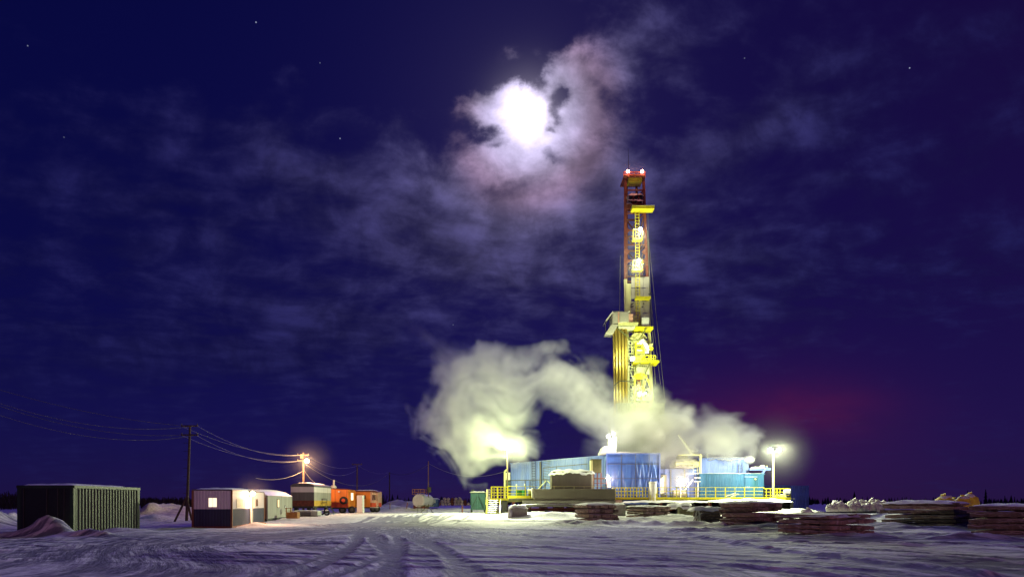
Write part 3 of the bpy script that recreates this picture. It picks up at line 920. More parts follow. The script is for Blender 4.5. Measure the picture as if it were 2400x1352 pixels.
    me.vertices.add(N)
    co = np.stack([gx.ravel(), gy.ravel(), gz.ravel()], 1).astype(np.float32)
    me.vertices.foreach_set('co', co.ravel())
    at = me.attributes.new('dens', 'FLOAT', 'POINT'); at.data.foreach_set('value', D.ravel().astype(np.float32))
    o = bpy.data.objects.new('steam_plume', me); COL.objects.link(o)
    mt = bpy.data.materials.new('steam'); mt.use_nodes = True; nt = mt.node_tree; nt.nodes.clear(); g = G(nt)
    pv = g.n('ShaderNodeVolumePrincipled'); pv.inputs['Color'].default_value = (.985, .98, .97, 1)
    pv.inputs['Density'].default_value = 1.0; pv.inputs['Anisotropy'].default_value = 0.25
    pv.inputs['Density Attribute'].default_value = 'density'
    ou = g.n('ShaderNodeOutputMaterial'); nt.links.new(pv.outputs[0], ou.inputs['Volume'])
    me.materials.append(mt)
    ng = bpy.data.node_groups.new('steam_volume', 'GeometryNodeTree')
    ng.interface.new_socket('Geometry', in_out='INPUT', socket_type='NodeSocketGeometry')
    ng.interface.new_socket('Geometry', in_out='OUTPUT', socket_type='NodeSocketGeometry')
    g = G(ng)
    gi = g.n('NodeGroupInput'); go = g.n('NodeGroupOutput')
    pos = g.n('GeometryNodeInputPosition').outputs[0]
    st = (mx - mn) / (res - 1)
    f = g.vm('FLOOR', g.vm('ADD', g.vm('DIVIDE', g.vm('SUBTRACT', pos, tuple(mn)), tuple(st)), (.5, .5, .5)))
    ix, iy, iz = g.sep(f)
    idx = g.add(g.mul(ix, float(res[1] * res[2])), g.mul(iy, float(res[2])), iz)
    fi = g.n('FunctionNodeFloatToInt', rounding_mode='ROUND'); g.put(fi.inputs[0], idx)
    na = g.n('GeometryNodeInputNamedAttribute', data_type='FLOAT'); na.inputs['Name'].default_value = 'dens'
    si = g.n('GeometryNodeSampleIndex', data_type='FLOAT', domain='POINT', clamp=True)
    ng.links.new(gi.outputs[0], si.inputs['Geometry']); ng.links.new(na.outputs[0], si.inputs['Value']); ng.links.new(fi.outputs[0], si.inputs['Index'])
    vc = g.n('GeometryNodeVolumeCube')
    ng.links.new(si.outputs[0], vc.inputs['Density']); vc.inputs['Min'].default_value = tuple(mn); vc.inputs['Max'].default_value = tuple(mx)
    for k, r_ in zip(('X', 'Y', 'Z'), res): vc.inputs['Resolution ' + k].default_value = int(r_)
    sm = g.n('GeometryNodeSetMaterial'); sm.inputs['Material'].default_value = mt
    ng.links.new(vc.outputs[0], sm.inputs[0]); ng.links.new(sm.outputs[0], go.inputs[0])
    md = o.modifiers.new('volume', 'NODES'); md.node_group = ng
    tag(o, kind='stuff', label='pale steam drifting left in an arch over the rig buildings')
    return o


STEAM = True
if STEAM: make_steam()


# ================================================================== LEFT SIDE
SOD = (1.0, 0.55, 0.28)       # warm sodium lamps
GRN = (0.93, 1.0, 0.56)       # yellow-green discharge floodlights
WRM = (1.0, 0.80, 0.60)


def ribbed_hut(name, label, cat, loc, rotz, L, W, H, z0, lower, upper, roofm, pitch=.22, group=None, hl=None, depth=.03, roof_snow=.18, gable=0.0, seed=1, mats=None):
    """long hut; its front gable face is local y=0 (facing -y), its long lit side is local x=0 (facing +x); body runs to -x, +y"""
    t = thing(name, label, cat, loc, rotz, group)
    F = frame(loc, rotz)
    core = MB(F); core.box(-W + .04, -.04, .04, L - .04, z0, H - .02)
    core.build('floor_frame' if False else 'inner_shell', M['grey_dark'], t)
    hl = hl or (z0 + H) * .5
    for nm, p0, p1 in (('front_wall', (-W, 0), (0, 0)), ('side_wall', (0, 0), (0, L)), ('rear_wall', (0, L), (-W, L)), ('far_wall', (-W, L), (-W, 0))):
        a = MB(F); a.corr(p0, p1, z0, hl, pitch, depth); w_ = a.build(nm, lower, t)
        b = MB(F); b.corr(p0, p1, hl, H, pitch, depth); b.build('upper_cladding', upper, w_)
    r = MB(F)
    if gable: r.prism([(-W - .08, H), (.08, H), (-W * .28, H + gable), (-W * .72, H + gable)], -.06, L + .06)
    else: r.box(-W - .05, .05, -.05, L + .05, H, H + .09)
    rf = r.build('roof', roofm, t)
    sn = MB(F); sn.snow(-W * (.72 if gable else 1), -W * .28 if gable else 0.02, -.02, L, H + (gable or .09), roof_snow, seed, nx=8, ny=18, jag=.08)
    sn.build('roof_snow', M['snow'], rf, smooth=True)
    for (cx, cy) in ((0, 0), (-W, 0), (0, L), (-W, L)):
        p = MB(F); p.box(cx - .06, cx + .06, cy - .06, cy + .06, z0 - .1, H); p.build('corner_post', M['grey_dark'] if not mats else mats, t)
    return t, F


# ---- green shipping container
cx0, cy0 = X(172, 35.9), 35.9
rz = math.atan2(-(X(327, 42.0) - cx0), 42.0 - cy0)
Lc = math.hypot(X(327, 42.0) - cx0, 42.0 - cy0)
cz = gh(cx0, cy0) - .12
t = thing('shipping_container', 'dark green corrugated shipping container with a snow pile against its end', 'container', (cx0, cy0, cz), rz)
F = frame((cx0, cy0, cz), rz); Wc, Hc = 3.0, 2.72
MB(F).box(-Wc + .12, -.12, .12, Lc - .12, .15, Hc - .06).build('inner_shell', M['black_steel'], t)
for nm, p0, p1 in (('side_wall', (0, .1), (0, Lc - .1)), ('far_wall', (-Wc, Lc - .1), (-Wc, .1)), ('rear_wall', (-.1, Lc), (-Wc + .1, Lc))):
    MB(F).corr((p0[0] - (.06 if nm == 'side_wall' else 0), p0[1]), (p1[0] - (.06 if nm == 'side_wall' else 0), p1[1]), .15, Hc - .1, .265, .055).build(nm, M['green_steel'], t)
for x0, x1 in ((-Wc + .1, -.62), (-.60, -.1)):
    d = MB(F); d.box(x0, x1, 0.0, .05, .16, Hc - .12); dd = d.build('door', M['green_dark'], t)
    for xx in ((x0 + .25, x0 + 1.5, x1 - .2) if x1 < -.61 else (x0 + .12,)):
        b = MB(F); b.tube((xx, -.03, .2), (xx, -.03, Hc - .15), .02, n=8); b.build('locking_bar', M['black_steel'], dd)
for x, y in ((-.08, .08), (-Wc + .08, .08), (-.08, Lc - .08), (-Wc + .08, Lc - .08)):
    MB(F).box(x - .09, x + .09, y - .09, y + .09, 0, Hc).build('corner_post', M['green_steel'], t)
for p, q in (((-Wc, .0), (0, .0)), ((0, 0), (0, Lc)), ((-Wc, Lc), (0, Lc)), ((-Wc, 0), (-Wc, Lc))):
    for z in (.08, Hc - .06): MB(F).bar((p[0], p[1], z), (q[0], q[1], z), .12, .14).build('rail', M['green_steel'], t)
MB(F).box(-Wc, 0, 0, Lc, Hc - .03, Hc + .02).build('roof', M['green_dark'], t)
MB(F).snow(-Wc + .05, -.05, .05, Lc * .82, Hc + .02, .13, 5, nx=12, ny=16, jag=.08).build('roof_snow', M['snow'], t, smooth=True)

# ---- white and blue cabin with the lit window and lamp
c1 = (X(543, 47.5), 47.5); c2 = (X(618, 58.5), 58.5)
rz = math.atan2(-(c2[0] - c1[0]), c2[1] - c1[1]); Lc = math.hypot(c2[0] - c1[0], c2[1] - c1[1])
z0 = gh(*c1)
t, F = ribbed_hut('site_cabin', 'white and dark blue site cabin with a lit square window on its end', 'cabin', (c1[0], c1[1], z0), rz,
                  Lc, 2.55, 2.60, .14, M['blue_dark'], M['white_panel'], M['grey_dark'], pitch=.2, hl=1.32, mats=M['brown_door'])
MB(F).box(-2.6, .02, -.02, Lc, -.1, .14).build('skid_base', M['dark_red'], t)
w = MB(F); w.box(-1.53, -.93, -.07, -.035, 1.44, 2.13); w = w.build('window', M['white_panel'], t)
for x0 in (-1.49, -1.215): MB(F).box(x0, x0 + .245, -.085, -.071, 1.48, 2.09).build('pane', M['window_lit'], w)
# side: door with porch step, notice board, second window, lamp
d = MB(F); d.box(.02, .07, 5.6, 6.6, .2, 2.3); dd = d.build('door', M['grey_panel'], t)
MB(F).tube((.07, 6.45, 1.2), (.13, 6.45, 1.2), .03, n=8).build('handle', M['black_steel'], dd)
nb = MB(F); nb.box(.045, .07, 1.2, 3.3, 1.40, 2.02); nbo = nb.build('notice_board', M['paper'], t)
ink = MB(F)
rr = random.Random(4)
for row in range(6):
    yy = 1.35
    while yy < 3.1:
        ln = rr.uniform(.08, .3)
        ink.box(.072, .076, yy, yy + ln, 1.93 - row * .085, 1.955 - row * .085); yy += ln + .06
ink.build('printed_lines', M['ink'], nbo)
w = MB(F); w.box(.04, .08, 7.6, 8.4, 1.45, 2.1); w = w.build('side_window', M['grey_panel'], t)
MB(F).box(.082, .09, 7.65, 8.35, 1.5, 2.05).build('pane', M['glass'], w)
pp = MB(F); pp.tube((.16, 5.4, .2), (.16, 5.4, 2.75), .05, n=8); pp.bar((.0, 5.4, 2.6), (.3, 5.4, 2.6), .05); pp.build('lamp_post', M['white_panel'], t)
LP = F @ Vector((.34, 5.0, 2.45))
flood(t, LP, (F.to_3x3() @ Vector((.3, -.9, -.25))), M['lamp_warm'], .2)
lamp(F @ Vector((.62, 4.65, 2.38)), 850, SOD, t, .12)
MB(F).box(.0, 1.0, 5.4, 6.9, -.05, .18).build('door_step', M['crate_wood'], t)

# ---- grey workshop hut with low gable roof
c1 = (X(626, 60.5), 60.5); c2 = (X(684, 70.5), 70.5)
rz = math.atan2(-(c2[0] - c1[0]), c2[1] - c1[1]); Lc = math.hypot(c2[0] - c1[0], c2[1] - c1[1])
z0 = gh(*c1) + .05
t, F = ribbed_hut('workshop_hut', 'olive grey workshop hut with a snowy low gable roof and brown end door', 'hut', (c1[0], c1[1], z0), rz,
                  Lc, 2.5, 2.25, .2, M['grey_panel'], M['grey_panel'], M['white_panel'], pitch=.25, gable=.42, hl=1.2, depth=.02)
MB(F).box(-.85, -.05, -.08, -.03, .2, 2.1).build('door', M['brown_door'], t)
MB(F).box(-2.5, 0, 0, Lc, -.25, .2).build('skid_base', M['green_dark'], t)
for (ya, yb, za, zb, mm) in ((3.6, 4.3, 1.15, 1.95, 'window_dim'), (6.7, 7.0, 1.05, 1.35, 'white_panel')):
    w = MB(F); w.box(.03, .06, ya, yb, za, zb); w = w.build('window', M['grey_dark'], t)
    MB(F).box(.062, .07, ya + .05, yb - .05, za + .05, zb - .05).build('pane', M[mm], w)


# ---- wheeled trailers
def wheel(parent, c, r=.48, w=.28, ax=(0, 1, 0)):
    a = Vector(ax).normalized(); c = Vector(c)
    t = MB(); t.tube(c - a * w / 2, c + a * w / 2, r, n=18); wh = t.build('wheel', M['rubber'], parent)
    h = MB(); h.tube(c - a * (w / 2 + .02), c + a * (w / 2 + .02), r * .5, n=12); h.build('hub', M['grey_dark'], wh)


c1 = (X(736, 73.5), 73.5); c2 = (X(776, 80.5), 80.5)
rz = math.atan2(-(c2[0] - c1[0]), c2[1] - c1[1]); Lc = math.hypot(c2[0] - c1[0], c2[1] - c1[1])
z0 = gh(*c1)
t = thing('wagon_trailer', 'grey and white wheeled wagon with a yellow lower stripe and arched snowy roof', 'trailer', (c1[0], c1[1], z0), rz)
F = frame((c1[0], c1[1], z0), rz); Wt = 2.5
zb, z1, z2, zt = .95, 1.55, 2.45, 3.02
for nm, a, b, mm, ms in (('lower_band', zb, z1, 'dark_red', 'stripe_yellow'), ('middle_band', z1, z2, 'grey_dark', 'grey_panel'), ('upper_band', z2, zt, 'white_panel', 'white_panel')):
    MB(F).box(-Wt, 0, 0.0, .05, a, b).build('end_' + nm, M[mm], t)
    for k in range(3):
        y0 = .05 + k * (Lc - .05) / 3
        MB(F).box(-.05, 0, y0 + .012, y0 + (Lc - .05) / 3 - .012, a, b).build('side_panel', M[ms], t)
MB(F).box(-Wt, -.06, .06, Lc, zb, zt).build('inner_shell', M['grey_dark'], t)
rp = [(-Wt - .05, zt)] + [(-Wt / 2 + (Wt / 2 + .05) * math.cos(a), zt + .42 * math.sin(a) ** .7) for a in [math.pi - i * math.pi / 10 for i in range(1, 10)]] + [(.05, zt)]
rf = MB(F).prism(rp[::-1], -.06, Lc + .06).build('arched_roof', M['grey_dark'], t)
MB(F).snow(-Wt * .8, -Wt * .2, 0, Lc * .95, zt + .36, .17, 8, nx=8, ny=14).build('roof_snow', M['snow'], rf, smooth=True)
MB(F).box(-Wt + .15, -.15, .1, Lc - .1, .72, zb).build('chassis', M['black_steel'], t)
for y in (1.1, Lc - 1.2):
    for x in (-.25, -Wt + .25): wheel(t, F @ Vector((x, y, .46)), .46, .26, F.to_3x3() @ Vector((1, 0, 0)))
ld = MB(F)
for x in (.12, .12):
    ld.bar((.15, 2.6, zb), (.15, 2.6, zb + .8), .05); ld.bar((.15, 4.6, zb), (.15, 4.6, zb + .8), .05)
ld.bar((.15, 2.6, zb + .8), (.15, 4.6, zb + .8), .05); ld.bar((.15, 2.6, zb + .4), (.15, 4.6, zb + .4), .05); ld.box(.0, .5, 2.5, 4.7, zb - .08, zb)
ld.bar((.4, 4.6, zb), (.8, 5.2, .1), .06); ld.bar((.4, 5.1, zb), (.8, 5.7, .1), .06)
ld.build('step_platform', M['black_steel'], t)

# orange trailer with spare wheel
def orange_trailer(name, label, cx, Y0, px_end, Y1, body_px, H=2.35, zb=.85, seed=0):
    pass


c1 = (X(816, 84), 84); c2 = (X(832, 88.5), 88.5)
z0 = gh(*c1)
t = thing('orange_trailer', 'orange and red wheeled trailer with a round black spare wheel on its flank', 'trailer', (c1[0], c1[1], z0), 0)
x0 = X(774, 84); x1 = X(816, 84); Hh = Z(1148, 84); zb = z0 + .75
A = MB(); A.box(x0, x1, 84, 84.05, zb + .62, Hh + .12); A.build('flank_upper', M['orange'], t)
A = MB(); A.box(x0, x1, 83.98, 84.05, zb, zb + .61); A.build('flank_lower', M['red_stripe'], t)
# rounded pink end on the right
prof = []
xr = X(831, 88)
A = MB()
for i in range(9):
    a = math.pi / 2 * i / 8
    prof.append((x1 + (xr - x1) * math.sin(a) * 1.0, 84 + (1 - math.cos(a)) * 3.6))
for (xa, ya), (xb, yb) in zip(prof, prof[1:]):
    A._add([(xa, ya, zb), (xb, yb, zb), (xb, yb, Hh - .02), (xa, ya, Hh + .1)], [(0, 1, 2, 3)])
A.build('rounded_end', M['pink_panel'], t, smooth=True)
MB().box(x0 + .03, x1 - .03, 84.06, 88, zb, Hh + .05).build('inner_shell', M['orange'], t)
MB().box(x1 + .35, x1 + .62, 84.0, 84.06, zb + .9, Hh - .35).build('window', M['window_lit'], t)
MB()._add([(x0 - .05, 83.9, Hh + .16), (x1 + .1, 83.9, Hh + .06), (xr + .05, 88, Hh), (x0, 88, Hh + .16), (x0 - .05, 83.9, Hh + .24), (x1 + .1, 83.9, Hh + .14), (xr + .05, 88, Hh + .06), (x0, 88, Hh + .24)],
          [(3, 2, 1, 0), (4, 5, 6, 7), (0, 1, 5, 4), (1, 2, 6, 5), (2, 3, 7, 6), (3, 0, 4, 7)]).build('roof', M['dark_red'], t)
sp = MB(); sp.tube((X(806, 84), 84, Z(1172, 84)), (X(806, 84), 83.72, Z(1172, 84)), .48, n=20); sp = sp.build('spare_wheel', M['rubber'], t)
MB().tube((X(806, 84), 83.73, Z(1172, 84)), (X(806, 84), 83.68, Z(1172, 84)), .22, n=14).build('hub', M['red_stripe'], sp)
MB().box(x0, xr - .3, 84.3, 86.8, zb - .18, zb).build('chassis', M['black_steel'], t)
for xx in (X(800, 84), X(822, 84)): wheel(t, (xx, 84.6, z0 + .45), .45)
MB().box(X(793, 84), X(797, 84), 83.8, 83.98, Z(1153, 84), Z(1150, 84)).build('lamp_hood', M['white_metal'], t)
for k in range(3):
    MB().bar((x0 + .6 + k * .72, 83.97, zb), (x0 + .6 + k * .72, 83.97, Hh + .1), .03).build('seam_strip', M['dark_red'], t)
# stove pipe and snow on its roof
MB().tube((X(782, 86), 86, Z(1146, 86)), (X(782.6, 86), 86, Z(1124, 86)), .12, n=12).build('stove_pipe', M['white_metal'], t)
MB().ball((X(781, 86), 86, Z(1141, 86)), .42, .4, .26, j=.15, seed=2).build('snow_lump', M['snow'], t, smooth=True)

# upright white cupboard
z0 = gh(X(843, 80), 80)
t = thing('white_cubicle', 'tall narrow white cubicle standing between the two orange trailers', 'cubicle', (X(843, 80), 80, z0))
MB().box(X(836.5, 80), X(850, 80), 80, 80.9, z0 - .1, Z(1160, 80)).build('body', M['white_metal'], t, bevel=.03)
MB().box(X(837.5, 80), X(849, 80), 79.95, 79.995, z0 + .1, Z(1161.5, 80)).build('door', M['white_panel'], t)
MB().tube((X(847.5, 80), 79.94, z0 + 1.0), (X(847.5, 80), 79.88, z0 + 1.0), .03, n=8).build('handle', M['black_steel'], t)

# second orange trailer
Y0 = 90; z0 = gh(X(850, Y0), Y0)
t = thing('orange_trailer', 'rear orange trailer with a pale rounded end and red stripe, nearest the snow berm', 'trailer', (X(850, Y0), Y0, z0))
zb = z0 + .7; H2 = Z(1152, Y0)
xa, xb, xc = X(831, Y0), X(868, Y0), X(886, Y0)
MB().box(xa, xb, Y0, Y0 + .06, zb, H2).build('flank_panel', M['orange'], t)
MB().box(xa + .02, xb, Y0 + .07, Y0 + 3.6, zb, H2).build('inner_shell', M['orange'], t)
for nm, a, b, mm in (('end_stripe', zb, zb + .55, 'red_stripe'), ('end_panel', zb + .555, H2 - .02, 'pink_panel')):
    e = MB(F := frame((0, 0, 0)))
    pr = [(xb, Y0)] + [(xb + (xc - xb) * (.18 + .82 * math.sin(q)), Y0 + .3 * q + 1.9 * (1 - math.cos(q))) for q in [i * math.pi / 16 for i in range(9)]]
    for (p, q), (r_, s_) in zip(pr, pr[1:]): e._add([(p, q, a), (r_, s_, a), (r_, s_, b), (p, q, b)], [(0, 1, 2, 3)])
    e.build(nm, M[mm], t, smooth=True)
MB().box(xb - .1, xc - .15, Y0 + .5, Y0 + 3.4, zb, H2 - .05).build('end_shell', M['pink_panel'], t)
for px in (874, 879):
    w = MB(); w.box(X(px - 1, Y0), X(px + .6, Y0), Y0 - .02, Y0 + .25, Z(1171, Y0), Z(1159, Y0)); w.build('window', M['glass'], t)
MB().box(X(852, Y0), X(857, Y0), Y0 - .05, Y0 - .003, Z(1168, Y0), Z(1160, Y0)).build('side_window', M['glass'], t)
r = MB(); r.prism([(xa - .05, H2), (xc, H2 - .02), (xc - .5, H2 + .17), (xa - .05, H2 + .17)], Y0 - .08, Y0 + 3.7); r = r.build('roof', M['dark_red'], t)
MB().snow(xa, xc - .5, Y0, Y0 + 3.5, H2 + .17, .14, 12).build('roof_snow', M['snow'], r, smooth=True)
MB().box(xa, xc - .4, Y0 + .4, Y0 + 3.2, zb - .16, zb).build('chassis', M['black_steel'], t)
MB().box(X(868, Y0), X(886, Y0), Y0 - .2, Y0 + .4, zb - .1, zb - .02).build('bumper', M['white_metal'], t)
for xx in (X(872, Y0), X(881, Y0), X(840, Y0)): wheel(t, (xx, Y0 + .7, z0 + .42), .42)

# odds and ends beside the huts
z0 = gh(X(679, 66), 66)
t = thing('wooden_crate', 'orange brown wooden crate beside the end of the grey hut', 'crate', (X(682, 64), 64, z0))
for k in range(3):
    MB().box(X(672, 64), X(697, 64), 64 - .03, 64, z0 + .02 + k * .2, z0 + .19 + k * .2).build('board', M['crate_wood'], t)
MB().box(X(672.5, 64), X(696.5, 64), 64.01, 64.8, z0, z0 + .6).build('box_body', M['crate_wood'], t)
t = thing('tool_stand', 'small brown stand stacked above the wooden crate by the hut', 'stand', (X(676, 66), 66, z0))
for px in (671, 681): MB().bar((X(px, 66), 66, z0), (X(px, 66), 66, Z(1189, 66)), .07).build('leg', M['crate_wood'], t)
for py in (1190, 1196): MB().box(X(670, 66), X(683, 66), 65.8, 66.4, Z(py + 1, 66), Z(py, 66)).build('shelf', M['crate_wood'], t)
z0 = gh(X(715, 72), 70)
t = thing('skid_tank', 'low grey skid tank in front of the wagon with a snowy edge', 'tank', (X(720, 70), 70, z0))
MB().box(X(697, 70), X(728, 70), 70, 71.5, z0 + .12, Z(1197, 70)).build('body', M['grey_dark'], t, bevel=.04)
MB().box(X(728.3, 70), X(744, 70), 70.02, 71.5, z0 + .1, Z(1197, 70)).build('lit_end_panel', M['grey_panel'], t)  # end face a paler grey than the body: light put into its colour
for k in (0, 1): MB().box(X(697, 70), X(744, 70), 70.1 + k, 70.3 + k, z0 - .08, z0 + .1).build('skid', M['timber_dark'], t)
MB().snow(X(684, 70), X(744, 70), 70, 71.4, Z(1197, 70), .12, 4, jag=.05).build('snow_cover', M['snow'], t, smooth=True)
for (px, py, Y, r) in ((766, 1203, 72, .32), (755, 1199, 73, .28)):
    z0 = gh(X(px, Y), Y)
    t = thing('loose_tyre', 'black tyre with snow leaning by the wagon, %s one' % ('nearer' if r > .3 else 'farther'), 'tyre', (X(px, Y), Y, z0))
    a = MB(); n = 18
    for i in range(n):
        p = 2 * math.pi * i / n; q = 2 * math.pi * (i + 1) / n
        c = Vector((X(px, Y), Y, z0 + r)); a.tube(c + Vector((math.cos(p) * r * .75, 0, math.sin(p) * r * .75)), c + Vector((math.cos(q) * r * .75, 0, math.sin(q) * r * .75)), r * .27, n=6, caps=False)
    a.build('tread', M['rubber'], t)
    MB().ball((X(px, Y), Y - .05, z0 + r * 1.75), r * .6, r * .3, r * .22, seed=3, j=.2).build('snow_cap', M['snow'], t, smooth=True)


# ---- power poles
def pole(px, Y, top, label, arms=(), struts=(), lit=False, steps=False, rad=.13, lean=0.0, z_off=0, group='wooden power poles along the yard', armw=1.9):
    x = X(px, Y); z0 = gh(x, Y) - .3; zt = Z(top, Y)
    t = thing('power_pole', label, 'pole', (x, Y, z0 + .3), group=group)
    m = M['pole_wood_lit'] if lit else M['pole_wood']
    MB().tube((x, Y, z0), (x + lean, Y, zt), rad, rad * .7, n=10).build('mast', m, t)
    for k, py in enumerate(arms):
        za = Z(py, Y)
        MB().bar((x + lean - armw / 2, Y - .1, za), (x + lean + armw / 2, Y - .1, za), .11, .12).build('crossarm', m, t)
        for s in (-.46, .46):
            i = MB(); i.tube((x + lean + s * armw, Y - .1, za + .05), (x + lean + s * armw, Y - .1, za + .2), .045, .03, n=8); i.build('insulator', M['grey_dark'], t)
    for (pxs, pys) in struts:
        xs = X(pxs, Y); MB().tube((xs, Y - .4, gh(xs, Y) - .2), (x, Y, Z(pys, Y)), .09, n=8).build('strut', m, t)
    if steps:
        b = MB(); z = z0 + 2
        while z < zt - .5: b.bar((x - .24, Y - .05, z), (x + .24, Y - .05, z), .03); z += .75
        b.build('climbing_steps', M['black_steel'], t)
    return t


pole(437, 61, 996, 'tall dark wooden power pole left of the white cabin with two crossarms and splayed braces', (998, 1019), ((412, 1165), (456, 1165)), steps=True, lean=.32, armw=1.5)
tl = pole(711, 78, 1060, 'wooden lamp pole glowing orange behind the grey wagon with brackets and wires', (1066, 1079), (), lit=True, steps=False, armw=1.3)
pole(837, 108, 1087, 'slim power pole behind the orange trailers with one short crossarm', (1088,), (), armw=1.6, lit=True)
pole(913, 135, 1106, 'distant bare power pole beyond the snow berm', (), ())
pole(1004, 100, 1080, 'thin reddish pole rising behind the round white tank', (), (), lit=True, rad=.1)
# lamp and brackets of the lit pole
Yl = 78; zl = Z(1080, Yl)
MB().bar((X(711, Yl), Yl - .1, Z(1074, Yl)), (X(719, Yl), Yl - .4, Z(1076, Yl)), .07).build('lamp_arm', M['pole_wood_lit'], tl)
MB().box(X(706, Yl), X(712, Yl), Yl - .35, Yl - .1, Z(1074, Yl), Z(1064, Yl)).build('junction_box', M['pole_wood_lit'], tl)
flood(tl, (X(722, Yl), Yl - .5, zl), (.25, -.8, -.5), M['lamp_warm'], .30)
lamp((X(723, Yl) + .3, Yl - 1.7, zl - .2), 2900, SOD, tl, .2)
# transformer on the reddish pole
z0 = Z(1147, 100)
MB().tube((X(1006.5, 100), 99.7, Z(1153, 100)), (X(1006.5, 100), 99.7, Z(1141, 100)), .3, n=14).build('transformer', M['olive'], bpy.data.objects['power_pole.004'] if 'power_pole.004' in bpy.data.objects else None)


def glow_haze(c, rad, dens, label):
    """haze volume added to give a lamp a glow, thinning outwards; it only shows where the lamp lights it"""
    b = MB(); b.ball(tuple(c), rad, seg=24, ring=14)
    m = bpy.data.materials.new('glow_haze'); m.use_nodes = True; nt = m.node_tree; nt.nodes.clear(); g = G(nt)
    d = g.vm('SUBTRACT', g.n('ShaderNodeNewGeometry').outputs['Position'], tuple(c))
    L = g.m('DIVIDE', g.vm('LENGTH', d, out=1), rad)
    f = g.m('POWER', g.m('MAXIMUM', g.m('SUBTRACT', 1.0, L), 0.0), 1.6)
    pv = g.n('ShaderNodeVolumePrincipled'); pv.inputs['Color'].default_value = (.97, .97, 1, 1); pv.inputs['Anisotropy'].default_value = .2
    g.put(pv.inputs['Density'], g.mul(f, dens))
    ou = g.n('ShaderNodeOutputMaterial'); nt.links.new(pv.outputs[0], ou.inputs['Volume'])
    tag(b.build('glow_haze', m), kind='stuff', label=label)


def wire(a, b, sag, label, r=.018, m='wire', group='overhead wires strung between the poles', n=18):
    a = Vector(a); b = Vector(b); pts = []
    for i in range(n + 1):
        t_ = i / n; p = a.lerp(b, t_); p.z -= sag * 4 * t_ * (1 - t_); pts.append(p)
    o = MB().path(pts, r, 4).build('overhead_wire', M[m])
    return tag(o, label, 'wire', group)


W1 = 'thin overhead wire running left from the tall pole past the picture edge'
wire(P(425, 997, 61), P(-60, 895, 52), .5, 'topmost overhead wire running left from the tall dark pole', .014)
wire(P(463, 997, 61), P(-60, 925, 47), 1.1, 'second overhead wire from the top running left from the tall dark pole', .014)
wire(P(424, 1019, 61), P(-60, 930, 50), .9, 'third overhead wire from the top running left from the tall dark pole', .014)
wire(P(461, 1019, 61), P(-60, 952, 46), 1.2, 'lowest overhead wire running left from the tall dark pole', .014)
wire(P(463, 998, 61), P(706, 1066, 78), .9, 'uppermost wire between the tall pole and the lit lamp pole', .016)
wire(P(461, 1020, 61), P(706, 1079, 78), 1.0, 'lower wire between the tall pole and the lit lamp pole', .016)
wire(P(424, 1019, 61), P(705, 1080, 78), .8, 'middle wire between the tall pole and the lit lamp pole', .016)
wire(P(425, 998, 61), P(720, 1066, 78), .8, 'faint rear wire between the tall pole and the lit lamp pole', .014)
wire(P(718, 1067, 78), P(845, 1088, 108), 1.0, 'upper wire from the lit lamp pole to the slim pole behind the trailers', .022)
wire(P(718, 1079, 78), P(837, 1100, 108), 1.3, 'lower wire from the lit lamp pole to the slim pole behind the trailers', .022)
wire(P(713, 1085, 78), P(913, 1107, 135), 2.6, 'thick frosted cable drooping right from the lit lamp pole', .04, 'wire_frost')
wire(P(712, 1102, 78), P(600, 1120, 66), .5, 'frosted cable falling left from the lit lamp pole to the huts', .025, 'wire_frost')
wire(P(712, 1100, 78), P(742, 1133, 79), .2, 'short cable from the lit lamp pole down to the wagon roof', .02, 'wire_frost')
wire(P(837, 1089, 108), P(913, 1107, 135), .7, 'wire between the slim pole and the distant bare pole', .025)
wire(P(913, 1107, 135), P(1004, 1088, 100), .9, 'wire between the distant bare pole and the reddish pole', .03)
wire(P(1004, 1085, 100), P(1180, 1105, 90), 1.2, 'wire from the reddish pole right to the blue rig building', .025)

# ---- round tank end-on with railed top
Y0 = 98; z0 = Z(1188, Y0); r = .92
t = thing('horizontal_tank', 'round end of a white horizontal tank on the snow beside the reddish pole', 'tank', (X(981, Y0), Y0, z0))
MB().tube((X(981, Y0), Y0, z0 + r), (X(995, Y0), Y0 + 4, z0 + r), r, n=28).build('drum', M['white_metal'], t, smooth=False)
MB().tube((X(981, Y0) - .02, Y0 - .05, z0 + r), (X(981, Y0), Y0, z0 + r), r * .92, r, n=28).build('end_cap', M['white_metal'], t)
MB().snow(X(971, Y0), X(993, Y0), Y0 + .2, Y0 + 3.6, z0 + 2 * r, .14, 3).build('snow_cover', M['snow'], t, smooth=True)
for k in (0, 2.6): MB().box(X(968, Y0), X(996, Y0), Y0 + .3 + k, Y0 + .6 + k, z0 - .25, z0 + .3).build('saddle', M['dark_red'], t)
rl = MB()
xa, xb, za, zb = X(966, Y0), X(994, Y0), Z(1158, Y0), Z(1146, Y0)
for yy in (Y0 + .2, Y0 + 2.6):
    for f in (0, .5, 1): rl.bar((xa + (xb - xa) * f, yy, za), (xa + (xb - xa) * f, yy, zb), .08)
    for f in (0, .5, 1): rl.bar((xa, yy, za + (zb - za) * f), (xb, yy, za + (zb - za) * f), .07)
rl.build('guard_rail', M['crate_wood'], t)
